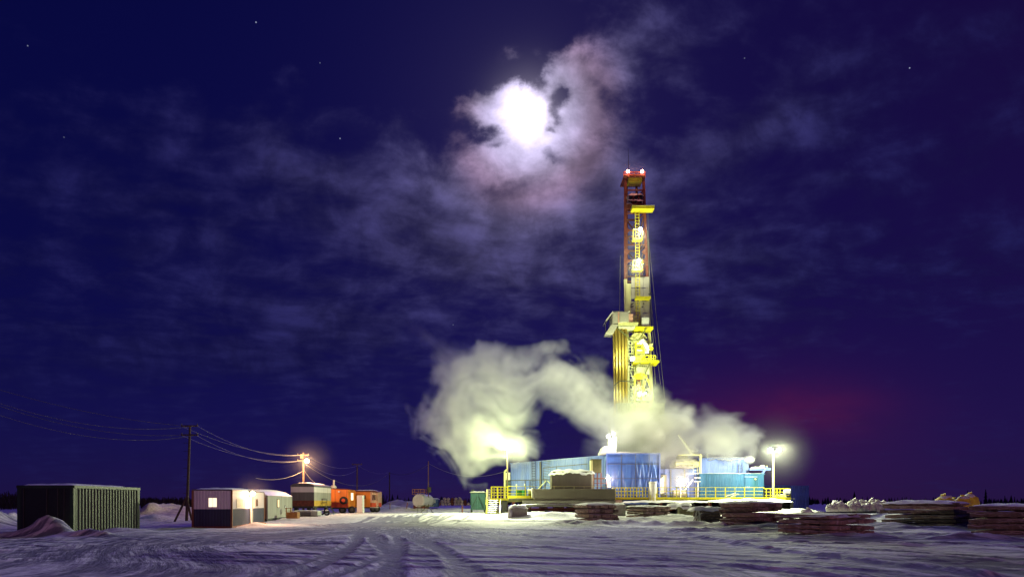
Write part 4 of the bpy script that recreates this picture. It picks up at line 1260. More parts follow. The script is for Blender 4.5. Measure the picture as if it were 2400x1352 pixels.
# black drum behind, blue box, trestle, post
z0 = Z(1183, 102)
t = thing('equipment_box', 'dark blue equipment box with a snowy lid right of the round tank', 'box', (X(1010, 102), 102, z0))
MB().box(X(998, 102), X(1026, 102), 102, 104, z0 - .3, Z(1168.5, 102)).build('body', M['blue_box'], t, bevel=.04)
MB().snow(X(1002, 102), X(1026, 102), 102, 104, Z(1168.5, 102), .16, 6).build('snow_cover', M['snow'], t, smooth=True)
MB().box(X(1018.6, 102), X(1020.2, 102), 101.95, 101.99, Z(1178, 102), Z(1170, 102)).build('label_plate', M['white_metal'], t)
Y0 = 84; z0 = gh(X(1000, Y0), Y0)
t = thing('trestle', 'spindly steel trestle table on the bright snow in front of the round tank', 'trestle', (X(1000, Y0), Y0, z0))
zt = z0 + .95
MB().box(X(978, Y0), X(1015, Y0), Y0, Y0 + .5, zt - .08, zt).build('top', M['olive'], t)
for a, b in (((985, 0), (1001, 1)), ((1001, 0), (1001, 1)), ((1016, 0), (1002, 1)), ((979, 0), (979, 1)), ((1011, 0), (1013, 1.5)), ((987, 0), (987, 1))):
    MB().bar((X(a[0], Y0), Y0 - .02, z0), (X(b[0], Y0), Y0 + .1, z0 + .9 * b[1]), .06 if a[0] in (985, 1001, 1016) else .03).build('leg', M['black_steel'], t)
MB().bar((X(976, Y0), Y0 - .1, z0 + .03), (X(992, Y0), Y0 - .1, z0 + .03), .05).build('foot_bar', M['black_steel'], t)
Y0 = 86; z0 = gh(X(1083.5, Y0), Y0)
t = thing('short_post', 'short dark post standing in the bright snow left of the dark green cabin', 'post', (X(1083.5, Y0), Y0, z0))
MB().tube((X(1083.5, Y0), Y0, z0 - .2), (X(1083.5, Y0), Y0, z0 + .75), .09, n=8).build('shaft', M['dark_red'], t)
MB().tube((X(1083.5, Y0), Y0, z0 + .75), (X(1083.5, Y0), Y0, z0 + .8), .12, n=8).build('cap', M['dark_red'], t)
Y0 = 95; z0 = gh(X(953, Y0), Y0)
for px, lab in ((914, 'thin'), (953, 'leaning')):
    z0 = gh(X(px, Y0), Y0) - .1
    t = tag(MB().tube((X(px, Y0), Y0, z0), (X(px + (2 if lab == 'leaning' else 0), Y0), Y0, z0 + .9), .05, n=6).build('marker_stake', M['crate_wood']),
            '%s marker stake stuck in the snow berm left of the round tank' % lab, 'stake', 'marker stakes in the berm')

# ---- dark green cabin with chimney
Y0 = 87; z0 = gh(X(1120, Y0), Y0)
t = thing('boiler_cabin', 'small dark teal cabin on short legs with a smoking chimney, beside the yellow stairs', 'cabin', (X(1120, Y0), Y0, z0))
F0 = frame((0, 0, 0)); xa, xb = X(1103, Y0), X(1136.5, Y0); zt = Z(1154, Y0)
MB().box(xa + .04, xb - .04, Y0 + .04, Y0 + 2.4, z0 + .35, zt).build('inner_shell', M['teal_cabin'], t)
MB().corr((xa, Y0), (xb, Y0), z0 + .35, zt, .3, .02).build('front_wall', M['teal_cabin'], t)
MB().corr((xb, Y0), (xb, Y0 + 2.4), z0 + .35, zt, .3, .02).build('side_wall', M['teal_cabin'], t)
for s in (-1, 1): MB().bar((X(1120, Y0) + s * .1, Y0 - .05, zt - .5), (X(1120, Y0) + s * .75, Y0 - .05, z0 + .6), .06).build('brace', M['green_dark'], t)
MB().box(xa - .12, xb + .1, Y0 - .12, Y0 + 2.5, zt, zt + .08).build('roof', M['brown_box'], t)
MB().snow(xa - .1, xb + .1, Y0 - .1, Y0 + 2.4, zt + .08, .1, 9, jag=.06, drop=.04).build('roof_snow', M['snow'], t, smooth=True)
MB().tube((X(1107.5, Y0), Y0 + .8, zt), (X(1107.5, Y0), Y0 + .8, Z(1146, Y0)), .16, n=12).build('chimney', M['green_dark'], t)
for px in (1104, 1135):
    for yy in (Y0 + .15, Y0 + 2.2): MB().box(X(px, Y0) - .06, X(px, Y0) + .06, yy - .06, yy + .06, z0 - .2, z0 + .35).build('leg', M['green_dark'], t)


# ---- sacks and bags
def bag(c, sx, sy, sz, material, label, cat='sack', group=None, seed=0, tie=True, snow=True, parts=True, name='filled_sack'):
    rr = random.Random(seed); seg, ring = 12, 8; vs = []; fs = []
    ph = rr.uniform(0, 6)
    for i in range(ring + 1):
        f = i / ring; z = f
        w = (math.sin(math.pi * min(1, f * 1.02 + .001)) ** .38) * (1.0 if f < .75 else 1 - (f - .75) * 1.2)
        if i in (0,): w = .72
        if i == ring: w = .12
        for k in range(seg):
            p = 2 * math.pi * k / seg
            q = 1 + .09 * math.sin(3 * p + ph + 2 * f) + rr.uniform(-.06, .06)
            ca, sa = math.cos(p), math.sin(p)
            sq = 1 / max(abs(ca), abs(sa)) ** .45
            vs.append((c[0] + sx / 2 * w * q * ca * sq, c[1] + sy / 2 * w * q * sa * sq, c[2] + sz * (z + rr.uniform(-.015, .015)) + .05 * sz * math.sin(2 * p + ph) * f))
    for i in range(ring):
        for k in range(seg): fs.append((i * seg + k, i * seg + (k + 1) % seg, (i + 1) * seg + (k + 1) % seg, (i + 1) * seg + k))
    fs.append(tuple(range(seg - 1, -1, -1))); fs.append(tuple(range(ring * seg, ring * seg + seg)))
    if not parts:
        o = MB()._add(vs, fs).build(name, material, smooth=True)
        return tag(o, label, cat, group)
    t = thing(name, label, cat, c, 0, group)
    MB()._add(vs, fs).build('body', material, t, smooth=True)
    if tie: MB().tube((c[0], c[1], c[2] + sz * .93), (c[0] + rr.uniform(-.1, .1), c[1], c[2] + sz * 1.12), sx * .07, sx * .16, n=8).build('tied_neck', material, t)
    if snow: MB().ball((c[0] + rr.uniform(-.1, .1) * sx, c[1], c[2] + sz * .9), sx * .36, sy * .36, sz * .14, j=.2, seed=seed).build('snow_cap', M['snow'], t, smooth=True)
    return t


k = 0
rowname = ['bottom', 'middle', 'top']
colname = ['leftmost', 'second from the left', 'third from the left', 'fourth from the left', 'fifth from the left', 'sixth from the left', 'seventh from the left', 'eighth from the left', 'ninth from the left', 'rightmost']
for row, (pxa, pxb, n) in enumerate(((1030, 1098, 10), (1036, 1090, 8), (1042, 1078, 5))):
    for i in range(n):
        px = pxa + (pxb - pxa) * i / (n - 1); Y0 = 108 + .3 * row
        z = Z(1183 - row * 6.2 + (0 if row < 2 else .6), 108) - .1
        bag((X(px, Y0), Y0 + random.uniform(-.2, .2), z), .52, .6, .52, M['bag_pink'] if (i + row) % 4 else M['dark_red'],
            '%s pinkish sack, %s row of the heap left of the teal cabin' % ('rightmost' if i == n - 1 else colname[i], rowname[row]), 'sack', 'sacks heaped behind the yard', seed=k, parts=False); k += 1

glow_haze(P(723, 1081, 76.6), 3.6, .012, 'added haze making a glow round the sodium lamp pole')
glow_haze(LP, 2.0, .020, 'added haze making a glow round the cabin lamp')


# ================================================================== THE RIG SITE
def railing(p0, p1, z, h, n, label, material, rails=3, toe=.0, thick=.055, group='yellow guard railings of the rig deck', parent=None, extra=0):
    """guard railing between two plan points on the deck level z"""
    a = Vector((p0[0], p0[1], z)); b = Vector((p1[0], p1[1], z))
    t = parent or thing('guard_railing', label, 'railing', tuple(a), 0, group)
    for i in range(n + 1):
        c = a.lerp(b, i / n)
        MB().bar(c, c + Vector((0, 0, h)), thick * (1.7 if i % 2 == 0 else 1)).build('post', material, t)
    for k in range(rails):
        zz = Vector((0, 0, h * (k + 1) / rails))
        MB().bar(a + zz, b + zz, thick).build('rail', material, t)
    if toe: MB().bar(a + Vector((0, -.02, toe / 2 - .12)), b + Vector((0, -.02, toe / 2 - .12)), .06, toe).build('toe_board', material, t)
    return t


def ladder(a, b, w, material, parent, name='ladder', pitch=.32, side=(1, 0, 0), t=.05):
    a = Vector(a); b = Vector(b); s = Vector(side).normalized() * w / 2
    m = MB(); m.bar(a - s, b - s, t); m.bar(a + s, b + s, t)
    n = max(2, int((b - a).length / pitch))
    for i in range(1, n):
        c = a.lerp(b, i / n); m.bar(c - s, c + s, t * .8)
    o = m.build(name, material, parent); o['kind'] = 'stuff'
    return o


DZ = Z(1167, 80)              # deck level, about 2.25 m

# ---- skid base under the whole rig
t = thing('rig_substructure', 'dark steel skid base full of pipes and snow under the yellow rig deck', 'substructure', (X(1500, 84), 84, .4))
for (pxa, pxb, Ya, za, zb, mm) in ((1180, 1852, 80.6, DZ - .42, DZ - .12, 'olive'), (1200, 1700, 81.5, .75, 1.0, 'dark_red'), (1180, 1850, 85, DZ - .5, DZ - .12, 'black_steel')):
    MB().box(X(pxa, Ya), X(pxb, Ya), Ya, Ya + .4, za, zb).build('long_beam', M[mm], t)
for i, px in enumerate(range(1200, 1850, 38)):
    MB().box(X(px, 82), X(px, 82) + .35, 81.2, 98, .3, DZ - .44).build('cross_beam', M['black_steel'] if i % 3 else M['dark_red'], t)
MB().box(X(1150, 82), X(1850, 82), 80.45, 99, DZ - .11, DZ).build('deck_plate', M['grey_dark'], t)
for (pxa, pxb, py, Ya, r, mm) in ((1235, 1400, 1186, 80.3, .09, 'frost_steel'), (1230, 1345, 1192, 80.2, .07, 'dark_red'), (1560, 1700, 1176, 80.2, .08, 'frost_steel')):
    MB().tube(P(pxa, py, Ya), P(pxb, py - 1, Ya), r, n=8).build('pipe', M[mm], t)
MB().box(X(1462, 80.2), X(1520, 80.2), 80.2, 80.8, Z(1181, 80), Z(1172, 80)).build('blue_side_tank', M['blue_clad'], t)
MB().box(X(1442, 79), X(1458, 79), 79, 79.8, Z(1180, 79), Z(1171, 79)).build('pink_box', M['pink_panel'], t)
s = MB(); s.snow(X(1660, 79), X(1856, 79), 78.6, 80.4, Z(1175, 79), .35, 31, nx=30); s.build('lying_snow', M['snow'], t, smooth=True)
s = MB(); s.snow(X(1460, 79), X(1660, 79), 78.8, 80.4, Z(1176, 79), .22, 32, nx=30); s.build('lying_snow', M['snow'], t, smooth=True)
s = MB(); s.snow(X(1215, 79), X(1440, 79), 78.4, 80.0, Z(1183, 79), .16, 33, nx=30); s.build('lying_snow', M['snow_dirty'], t, smooth=True)

# ---- railings
Yr = 80.2
railing((X(1442, Yr), Yr), (X(1520, Yr), Yr), DZ, 1.27, 11, 'orange lit close-barred railing in front of the blue tarpaulin hall', M['yellow'], toe=.25)
railing((X(1442, Yr), Yr + 2.4), (X(1516, Yr), Yr + 2.4), DZ, 1.27, 5, 'second railing just behind the close-barred one at the tarpaulin hall', M['yellow'])
railing((X(1540, Yr), Yr), (X(1700, Yr), Yr), DZ, 1.27, 7, 'yellow deck railing between the white cylinder and the steam lamp', M['yellow'], toe=.25)
railing((X(1700, Yr), Yr), (X(1790, Yr), Yr), DZ, 1.27, 4, 'yellow deck railing in front of the teal blue engine house', M['yellow'], toe=.25)
railing((X(1790, Yr), Yr), (X(1853, Yr), Yr), DZ - .05, 1.2, 4, 'yellow end railing by the pinkish white box', M['yellow'], toe=.3)
railing((X(1790, 80), 84.6), (X(1840, 80), 84.6), DZ, 1.2, 5, 'rear end railing beyond the foot of the floodlight mast', M['yellow'])
railing((X(1853, Yr), Yr), (X(1853, Yr), 85), DZ - .05, 1.2, 3, 'short railing closing the right end of the deck', M['yellow'])
Yl2 = 80.3
railing((X(1190, Yl2), Yl2), (X(1252, Yl2), Yl2), DZ + .12, 1.3, 3, 'yellow railing in front of the green drums', M['yellow'], toe=.32)
railing((X(1252, 79.4), 79.7), (X(1440, 79.4), 79.7), Z(1145, 79.4), .3, 8, 'low pale rail along the top edge of the long brown box', M['yellow_pale'], rails=1, thick=.04)

# end box with rounded shape
t = thing('white_end_box', 'pinkish white box hung on the far right end of the yellow railing', 'box', (X(1845, 80), 80, DZ))
MB().box(X(1836, 80), X(1853, 80), 79.8, 80.1, Z(1157, 80), Z(1146, 80)).build('body', M['white_metal'], t, bevel=.12)
MB().bar((X(1838, 80), 79.95, Z(1146, 80)), (X(1838, 80), 79.95, Z(1144.5, 80)), .2).build('bracket', M['yellow'], t)
t = thing('plank_pile', 'small pile of pale planks lying at the right end of the deck', 'planks', (X(1830, 80), 80, DZ))
for k in range(3): MB().box(X(1821 + k, 80), X(1848 - k, 80), 80.4 + .1 * k, 80.7, DZ + .02 + k * .16, DZ + .15 + k * .16, .02).build('plank', M['frost_steel'], t)
for k, (a, b) in enumerate((((1700, 1163), (1725, 1155)), ((1712, 1164), (1731, 1157)))):
    tag(MB().tube(P(*a, 80.8), P(*b, 80.9), .06, n=8).build('leaning_pipe', M['frost_steel']), '%s pale pipe lying slanted behind the deck railing' % ('longer left' if k == 0 else 'shorter right'), 'pipe', 'pale pipes behind the railing')

# ---- white cylinder on the deck
t = thing('white_cylinder', 'bright white upright cylinder standing at the gap in the deck railing', 'cylinder', (X(1531, 80), 80, DZ))
MB().tube((X(1531, 80), 80.2, DZ - .3), (X(1531, 80), 80.2, Z(1133, 80)), .43, n=22).build('shell', M['white_metal'], t)
MB().tube((X(1531, 80), 80.2, Z(1132.6, 80)), (X(1531, 80), 80.2, Z(1130, 80)), .48, n=22).build('flange', M['white_metal'], t)
MB().tube((X(1531, 80), 80.2, Z(1129.8, 80)), (X(1531, 80), 80.2, Z(1128, 80)), .44, n=22).build('lid', M['white_metal'], t)
for px, z_ in ((1524, .4), (1538, .55), (1531, .1)): MB().bar((X(px, 79.7), 79.7, DZ - .3), (X(px, 79.7), 79.7, DZ + z_), .08).build('bracket', M['yellow'], t)

# ---- left blue pump hall (set at a slight angle)
pl, pr = (X(1197, 91), 91.0), (X(1420, 84.6), 84.6)
ztl, ztr = Z(1086, 91), Z(1067, 84.6)
t = thing('pump_hall', 'long pale blue ribbed pump hall with a rising roof, left end of the rig', 'building', (pl[0], pl[1], DZ))
d = Vector((pr[0] - pl[0], pr[1] - pl[1], 0)); Lh = d.length; d.normalize(); nrm = Vector((d.y, -d.x, 0))
def hp(s, o=0): return (pl[0] + d.x * s + nrm.x * o, pl[1] + d.y * s + nrm.y * o)
def hz(s): return ztl + (ztr - ztl) * s / Lh
core = MB(); a0, a1 = hp(0, -.05), hp(Lh, -.05); b0, b1 = hp(0, -6), hp(Lh, -6)
core._add([(a0[0], a0[1], DZ), (a1[0], a1[1], DZ), (b1[0], b1[1], DZ), (b0[0], b0[1], DZ), (a0[0], a0[1], ztl), (a1[0], a1[1], ztr), (b1[0], b1[1], ztr), (b0[0], b0[1], ztl)],
          [(3, 2, 1, 0), (4, 5, 6, 7), (0, 1, 5, 4), (1, 2, 6, 5), (2, 3, 7, 6), (3, 0, 4, 7)])
core.build('inner_shell', M['blue_clad'], t)
zm = DZ + 2.45
ns = 6
for i in range(ns):
    s0, s1 = Lh * i / ns + .01, Lh * (i + 1) / ns - .01
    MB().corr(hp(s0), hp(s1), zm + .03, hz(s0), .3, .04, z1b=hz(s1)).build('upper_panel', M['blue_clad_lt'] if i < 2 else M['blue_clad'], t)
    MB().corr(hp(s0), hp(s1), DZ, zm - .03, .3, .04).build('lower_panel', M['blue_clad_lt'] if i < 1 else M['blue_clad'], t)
MB().bar((*hp(0, .06), zm), (*hp(Lh, .06), zm), .08, .1).build('sill_beam', M['grey_dark'], t)
for s0 in (2.2, 2.9, 5.1): MB().bar((*hp(s0, .08), DZ), (*hp(s0, .08), zm), .1).build('column', M['grey_dark'], t)
MB().bar((*hp(Lh * .36, .07), zm + 1.55), (*hp(Lh * .82, .07), zm + 1.9), .06, .08).build('cable_tray', M['grey_dark'], t)
for s0, s1 in ((Lh * .36, zm + 1.5), (Lh * .5, zm + 1.6)): MB().bar((*hp(s0, .07), zm), (*hp(s0, .07), s1), .06).build('downpipe', M['grey_dark'], t)
e = MB(); e.bar((*hp(-.05, .1), ztl), (*hp(Lh, .1), ztr), .12, .1); e.build('eaves', M['blue_clad_lt'], t)
ladder((*hp(Lh * .265, .3), DZ + .3), (*hp(Lh * .265, .3), hz(4) + .7), .5, M['black_steel'], t, side=(d.x, d.y, 0))
MB().bar((*hp(Lh * .335, .25), DZ), (*hp(Lh * .335, .25), hz(4) - .1), .22).build('duct', M['grey_dark'], t)
for k in range(9):
    z_ = zm - .2 + k * .34
    MB().bar((*hp(Lh * .36, .15), z_), (*hp(Lh * .44, .15), z_ - .16), .04).build('louvre', M['grey_dark'], t)
for s0, z_ in ((.75, DZ + 1.55), (2.0, DZ + 1.6)): MB().box(hp(s0)[0], hp(s0)[0] + .35, hp(s0, .12)[1], hp(s0, .08)[1], z_, z_ + .4).build('sign_plate', M['white_metal'], t)
MB().bar((*hp(4.2, .4), DZ + 1.2), (*hp(5.4, .4), DZ + 2.3), .08).build('stay', M['yellow_pale'], t)
MB().bar((*hp(5.6, .4), DZ + 2.3), (*hp(6.8, .4), DZ + 1.2), .08).build('stay', M['yellow_pale'], t)
MB().snow(hp(.2, -.3)[0], hp(3.2, -.3)[0], 90.4, 92.5, ztl + .02, .18, 3).build('roof_snow', M['snow'], t, smooth=True)
# exhaust pipe and vents at its left end
Ye = 90
t = thing('exhaust_stack', 'bent pale exhaust pipe with a vent box at the left end of the pump hall', 'pipe', (X(1185, Ye), Ye, DZ))
MB().tube((X(1183, Ye), Ye, DZ), (X(1183, Ye), Ye, Z(1104, Ye)), .13, n=10).tube((X(1183, Ye), Ye, Z(1104, Ye)), (X(1190, Ye), Ye, Z(1099, Ye)), .13, n=10).build('riser', M['yellow_pale'], t)
MB().box(X(1185, Ye), X(1196, Ye), Ye, Ye + .6, Z(1124, Ye), Z(1107, Ye)).build('vent_box', M['frost_steel'], t, bevel=.05)
for k in range(3): MB().box(X(1186, Ye), X(1195, Ye), Ye - .1, Ye - .02, Z(1145 - 6 * k, Ye), Z(1141 - 6 * k, Ye)).build('louvre', M['teal_cabin'], t)
MB().box(X(1185, Ye), X(1196.5, Ye), Ye, Ye + 1, DZ, Z(1125, Ye)).build('cabinet', M['black_steel'], t)

# green drums and small machines on the left deck
for k, (px, sx) in enumerate(((1214, 1.0), (1220, 1.0), (1229, 1.0))):
    tag(MB().tube((X(px, 82), 82 + .2 * (k % 2), DZ + .14), (X(px, 82), 82 + .2 * (k % 2), DZ + .98), .28, n=14).build('green_drum', M['green_barrel']),
        '%s of the green drums behind the left yellow railing' % ('leftmost', 'middle', 'rightmost')[k], 'drum', 'green drums on the left deck')
t = thing('winch_motor', 'pale round winch motor beside the green drums at the end of the brown box', 'motor', (X(1243, 81), 81, DZ))
MB().tube((X(1237, 81), 81, DZ + .8), (X(1249, 81), 81, DZ + .8), .3, n=14).build('motor_body', M['frost_steel'], t)
MB().box(X(1238, 81), X(1248, 81), 80.8, 81.2, DZ, DZ + .5).build('base', M['olive'], t)

# ---- yellow stair tower at the far left of the deck
Ys = 79.6
t = thing('stair_tower', 'bright yellow caged stair landing with snowy steps at the left end of the deck', 'stairs', (X(1160, Ys), Ys, .5))
xa, xb, xm = X(1140, Ys), X(1190, Ys), X(1151, Ys)
zA, zB, zC = Z(1167, Ys), Z(1146, Ys), Z(1140, Ys)
MB().box(xa, xb + .1, Ys - .05, Ys + 2.2, zA - .22, zA).build('landing', M['yellow'], t)
for px in (1151, 1158, 1165, 1174, 1181, 1189): MB().bar((X(px, Ys), Ys, zA), (X(px, Ys), Ys, zC), .09).build('post', M['yellow'], t)
for z_ in (zC, (zA + zC) / 2, zA + .35, zC - .35): MB().bar((xm, Ys, z_), (xb, Ys, z_), .08).build('rail', M['yellow'], t)
for z_ in (zC, (zA + zC) / 2): MB().bar((xm, Ys + 2, z_), (xb, Ys + 2, z_), .08).build('rail', M['yellow'], t)
for px in (1151, 1166, 1183): MB().bar((X(px, Ys), Ys + 2, zA), (X(px, Ys), Ys + 2, zC), .09).build('post', M['yellow'], t)
MB().box(xa, X(1149, Ys), Ys - .1, Ys - .04, zA - .15, zB).build('white_gate', M['white_metal'], t)
for z_ in (.3, .6, .85): MB().box(X(1145, Ys), X(1149, Ys), Ys - .13, Ys - .11, zA + z_ - .06, zA + z_ + .06).build('slot', M['black_steel'], t)
for k in range(7):
    z_ = zA - .25 - k * .23
    MB().box(X(1143, Ys), X(1172 - k, Ys), Ys - .2 - .28 * k, Ys + .12 - .28 * k, z_ - .05, z_).build('step', M['yellow'], t)
    MB().snow(X(1144, Ys), X(1171 - k, Ys), Ys - .2 - .28 * k, Ys + .1 - .28 * k, z_, .07, k, nx=6, ny=2, jag=.03, drop=.02).build('step_snow', M['snow'], t)
for px in (1142, 1173): MB().bar((X(px, Ys), Ys, zA - .2), (X(px - 1, Ys), Ys - 2, .5), .12, .2).build('stringer', M['yellow'], t)
MB().box(X(1176, Ys), X(1188, Ys), Ys + .5, Ys + 1.5, .5, zA - .3).build('leg_frame', M['black_steel'], t)
MB().bar((X(1141, Ys), Ys - 2, .5), (X(1141, Ys), Ys - 2, 1.5), .08).build('post', M['yellow'], t)
MB().bar((X(1141, Ys), Ys - 2, 1.5), (X(1141, Ys), Ys, zA + 1), .07).build('rail', M['yellow'], t)

# ---- long brown box, grey tank on it, raised olive box
Yb = 78.4
t = thing('mud_tank', 'long low brown steel tank in front of the deck with a snowy ledge', 'tank', (X(1340, Yb), Yb, 1.5))
xa, xb = X(1251, Yb), X(1442, Yb)
MB().box(xa, xb, Yb, Yb + 2.6, Z(1171, Yb), Z(1145, Yb)).build('body', M['brown_box'], t, bevel=.03)
MB().box(X(1246, Yb), X(1251, Yb) - .01, Yb + .1, Yb + 1, Z(1166, Yb), Z(1143, Yb)).build('lit_end_plate', M['frost_steel'], t, bevel=.1)  # pale plate, light on the tank end put into its colour
MB().box(X(1225, Yb), xb, Yb - .25, Yb + 2, Z(1180, Yb), Z(1172, Yb)).build('ledge', M['tank_grey'], t)
for k in range(7): MB().box(xa + 1.2 * k + .2, xa + 1.2 * k + .3, Yb - .29, Yb - .255, Z(1180, Yb), Z(1171.5, Yb)).build('rib', M['tank_grey'], t)
MB().snow(X(1225, Yb), X(1440, Yb), Yb - .4, Yb + .0, Z(1180.5, Yb), .1, 55, nx=40, ny=2).build('ledge_snow', M['snow'], t, smooth=True)
Yt = 80.8
t = thing('box_tank', 'grey box tank with a thick drooping snow cap above the long brown tank', 'tank', (X(1343, Yt), Yt, 3.2))
xa, xb = X(1292, Yt), X(1391, Yt)
MB().box(xa, xb, Yt, Yt + 2.6, Z(1148, Yt), Z(1103, Yt)).build('body', M['tank_grey'], t, bevel=.25)
MB().box(xa - .14, xa + .02, Yt - .03, Yt + .12, Z(1148, Yt), Z(1106, Yt)).build('lit_edge', M['frost_steel'], t)  # pale strip painted in for light catching the tank edge
MB().snow(xa - .05, xb + .1, Yt - .12, Yt + 2.6, Z(1106, Yt), .42, 14, nx=26, ny=7, jag=.15, drop=.42).build('snow_cap', M['snow'], t, smooth=True)
Yv = 82
t = thing('raised_olive_box', 'olive brown box raised on a frame between the grey tank and the tarpaulin hall', 'box', (X(1398, Yv), Yv, 3))
MB().box(X(1390, Yv), X(1410, Yv), Yv, Yv + 1.4, Z(1107, Yv), Z(1077, Yv)).build('body', M['olive'], t, bevel=.04)
MB().box(X(1385, Yv), X(1389.5, Yv), Yv + .02, Yv + 1.3, Z(1106, Yv), Z(1078, Yv)).build('louvred_side', M['yellow_pale'], t)
MB().box(X(1386, Yv), X(1411, Yv), Yv - .05, Yv + 1.5, Z(1076.8, Yv), Z(1075, Yv)).build('lid', M['olive'], t)
for px in (1392, 1400, 1409): MB().bar((X(px, Yv), Yv + .1, DZ), (X(px, Yv), Yv + .1, Z(1107, Yv)), .12).build('leg', M['dark_red'], t)
for py in (1120, 1132): MB().bar((X(1390, Yv), Yv, Z(py, Yv)), (X(1421, Yv), Yv, Z(py, Yv)), .07).build('cross_rail', M['dark_red'], t)

# ---- blue tarpaulin hall
Yh = 83.2
t = thing('tarpaulin_hall', 'tall hall wrapped in wrinkled blue tarpaulin in the middle of the rig', 'building', (X(1480, Yh), Yh, DZ))
xa, xb, zt = X(1420.5, Yh), X(1546, Yh), Z(1063, Yh)
nx, nz = 150, 40; rr = random.Random(5)
XX, ZZ = np.meshgrid(np.linspace(0, xb - xa, nx), np.linspace(0, zt - DZ, nz))
fold = np.zeros_like(XX)
for k in range(17):
    c = rr.uniform(0, xb - xa); sl = rr.uniform(-.22, .22); wd = rr.uniform(.05, .14); am = rr.uniform(.04, .13)
    zc_ = rr.uniform(1, 3.6)
    fold += am * np.exp(-((XX - c - sl * (ZZ - zc_)) / wd) ** 2) * np.clip(1.2 - np.abs(ZZ - zc_) / 2.6, 0, 1)
fold += .015 * np.sin(XX * 5.3 + ZZ * .3) + .05 * (fbm(XX * .9, ZZ * .5, seed=8) - .5)
fold *= np.where(ZZ > 4.35, .25, 1) * np.where(np.abs(ZZ - 2.4) < .12, .3, 1)
fold -= .06 * np.exp(-((ZZ - 4.35) / .05) ** 2) + .05 * np.exp(-((ZZ - 2.4) / .1) ** 2)
vs = [(xa + a, Yh - .12 - f, DZ + z_) for a, z_, f in zip(XX.ravel(), ZZ.ravel(), fold.ravel())]
fs = [(j * nx + i, j * nx + i + 1, (j + 1) * nx + i + 1, (j + 1) * nx + i) for j in range(nz - 1) for i in range(nx - 1)]
MB()._add(vs, fs).build('tarpaulin_front', M['blue_tarp'], t, smooth=True)
MB().box(xa, xb, Yh, Yh + 6, DZ, zt - .03).build('inner_shell', M['blue_clad'], t)
MB().bar((xa, Yh - .2, zt - 1.25), (xb, Yh - .2, zt - 1.25), .06).build('lashing_rope', M['grey_dark'], t)
MB().bar((xa, Yh - .24, DZ + 2.42), (xb, Yh - .24, DZ + 2.42), .05).build('lashing_rope', M['grey_dark'], t)
for px in (1421, 1455, 1488, 1520, 1545): MB().bar((X(px, Yh), Yh - .22, DZ), (X(px, Yh) + .03, Yh - .2, zt), .05 if 1421 < px < 1545 else .14).build('tie_strap', M['grey_dark'] if 1421 < px < 1545 else M['blue_clad_lt'], t)
MB().bar((xa, Yh - .2, zt), (xb, Yh - .2, zt), .16, .12).build('eaves_beam', M['blue_clad_lt'], t)
MB().corr((xb, Yh), (xb, Yh + 6), DZ, zt, .3, .04).build('side_wall', M['blue_clad'], t)
MB().box(xa - .05, xb + .05, Yh - .15, Yh + 6.1, zt - .02, zt + .08).build('roof', M['blue_clad'], t)
MB().snow(xa, xb, Yh, Yh + 4, zt + .08, .25, 71, nx=20).build('roof_snow', M['snow_dirty'], t, smooth=True)
# snow heap and white vents on its left corner
Yc = 83.6
t = thing('vent_cluster', 'bright white vent stacks with two small lamps in a snow heap on the hall roof', 'vents', (X(1435, Yc), Yc, zt))
MB().prism([(X(1403, Yc), Z(1066, Yc)), (X(1444, Yc), Z(1064, Yc)), (X(1443, Yc), Z(1056, Yc)), (X(1425, Yc), Z(1046, Yc)), (X(1411, Yc), Z(1047, Yc)), (X(1408, Yc), Z(1056, Yc))], Yc - .7, Yc + 1.6).build('snow_heap', M['snow'], t, bevel=.25)
MB().tube((X(1431, Yc), Yc, Z(1062, Yc)), (X(1432, Yc), Yc, Z(1027, Yc)), .38, .30, n=14).build('vent', M['white_metal'], t)
MB().tube((X(1441, Yc), Yc, Z(1062, Yc)), (X(1441.5, Yc), Yc, Z(1024, Yc)), .22, n=14).build('vent', M['white_metal'], t)
for px, py in ((1425.5, 1022), (1437.5, 1016)):
    MB().bar((X(px, Yc), Yc + .1, Z(1045, Yc)), (X(px, Yc), Yc + .1, Z(py, Yc)), .06).build('lamp_stalk', M['frost_steel'], t)
    b = MB(); b.ball((X(px, Yc), Yc, Z(py, Yc)), .22, seg=14, ring=8); b.build('lamp_globe', M['lamp_small'], t, smooth=True)
lamp((X(1431, Yc), Yc - 1.6, Z(1026, Yc)), 500, (1, .96, .86), t, .2)

# corner lamps of the hall
t = thing('corner_floodlight', 'warm white floodlight glaring at the left corner of the blue tarpaulin hall', 'floodlight', (X(1423, 82.3), 82.3, DZ))
MB().bar((X(1423, 82.3), 82.3, DZ), (X(1423, 82.3), 82.3, Z(1118, 82.3)), .09).build('post', M['white_panel'], t)
flood(t, (X(1424, 82.3), 82.0, Z(1119.5, 82.3)), (.55, -.8, -.1), M['lamp_white'], .26)
lamp((X(1427, 82), 80.6, Z(1120, 82)), 420, WRM, t, .15)
MB().box(X(1422.5, 82), X(1431, 82), 81.9, 82.2, Z(1136, 82), Z(1131, 82)).build('control_box', M['pink_door'], t)
MB().box(X(1423, 82), X(1431, 82), 81.9, 82.2, Z(1142, 82), Z(1137, 82)).build('control_box', M['white_metal'], t)
t = thing('steam_floodlight', 'warm white floodlight glowing through steam left of the teal engine house', 'floodlight', (X(1593, 83), 83, DZ))
MB().bar((X(1595, 83), 83, DZ), (X(1595, 83), 83, Z(1116, 83)), .09).build('post', M['frost_steel'], t)
flood(t, (X(1594, 83), 82.7, Z(1126, 83)), (-.3, -.9, -.1), M['lamp_white'], .34)
lamp((X(1592, 83), 81.6, Z(1127, 83)), 1100, WRM, t, .2)

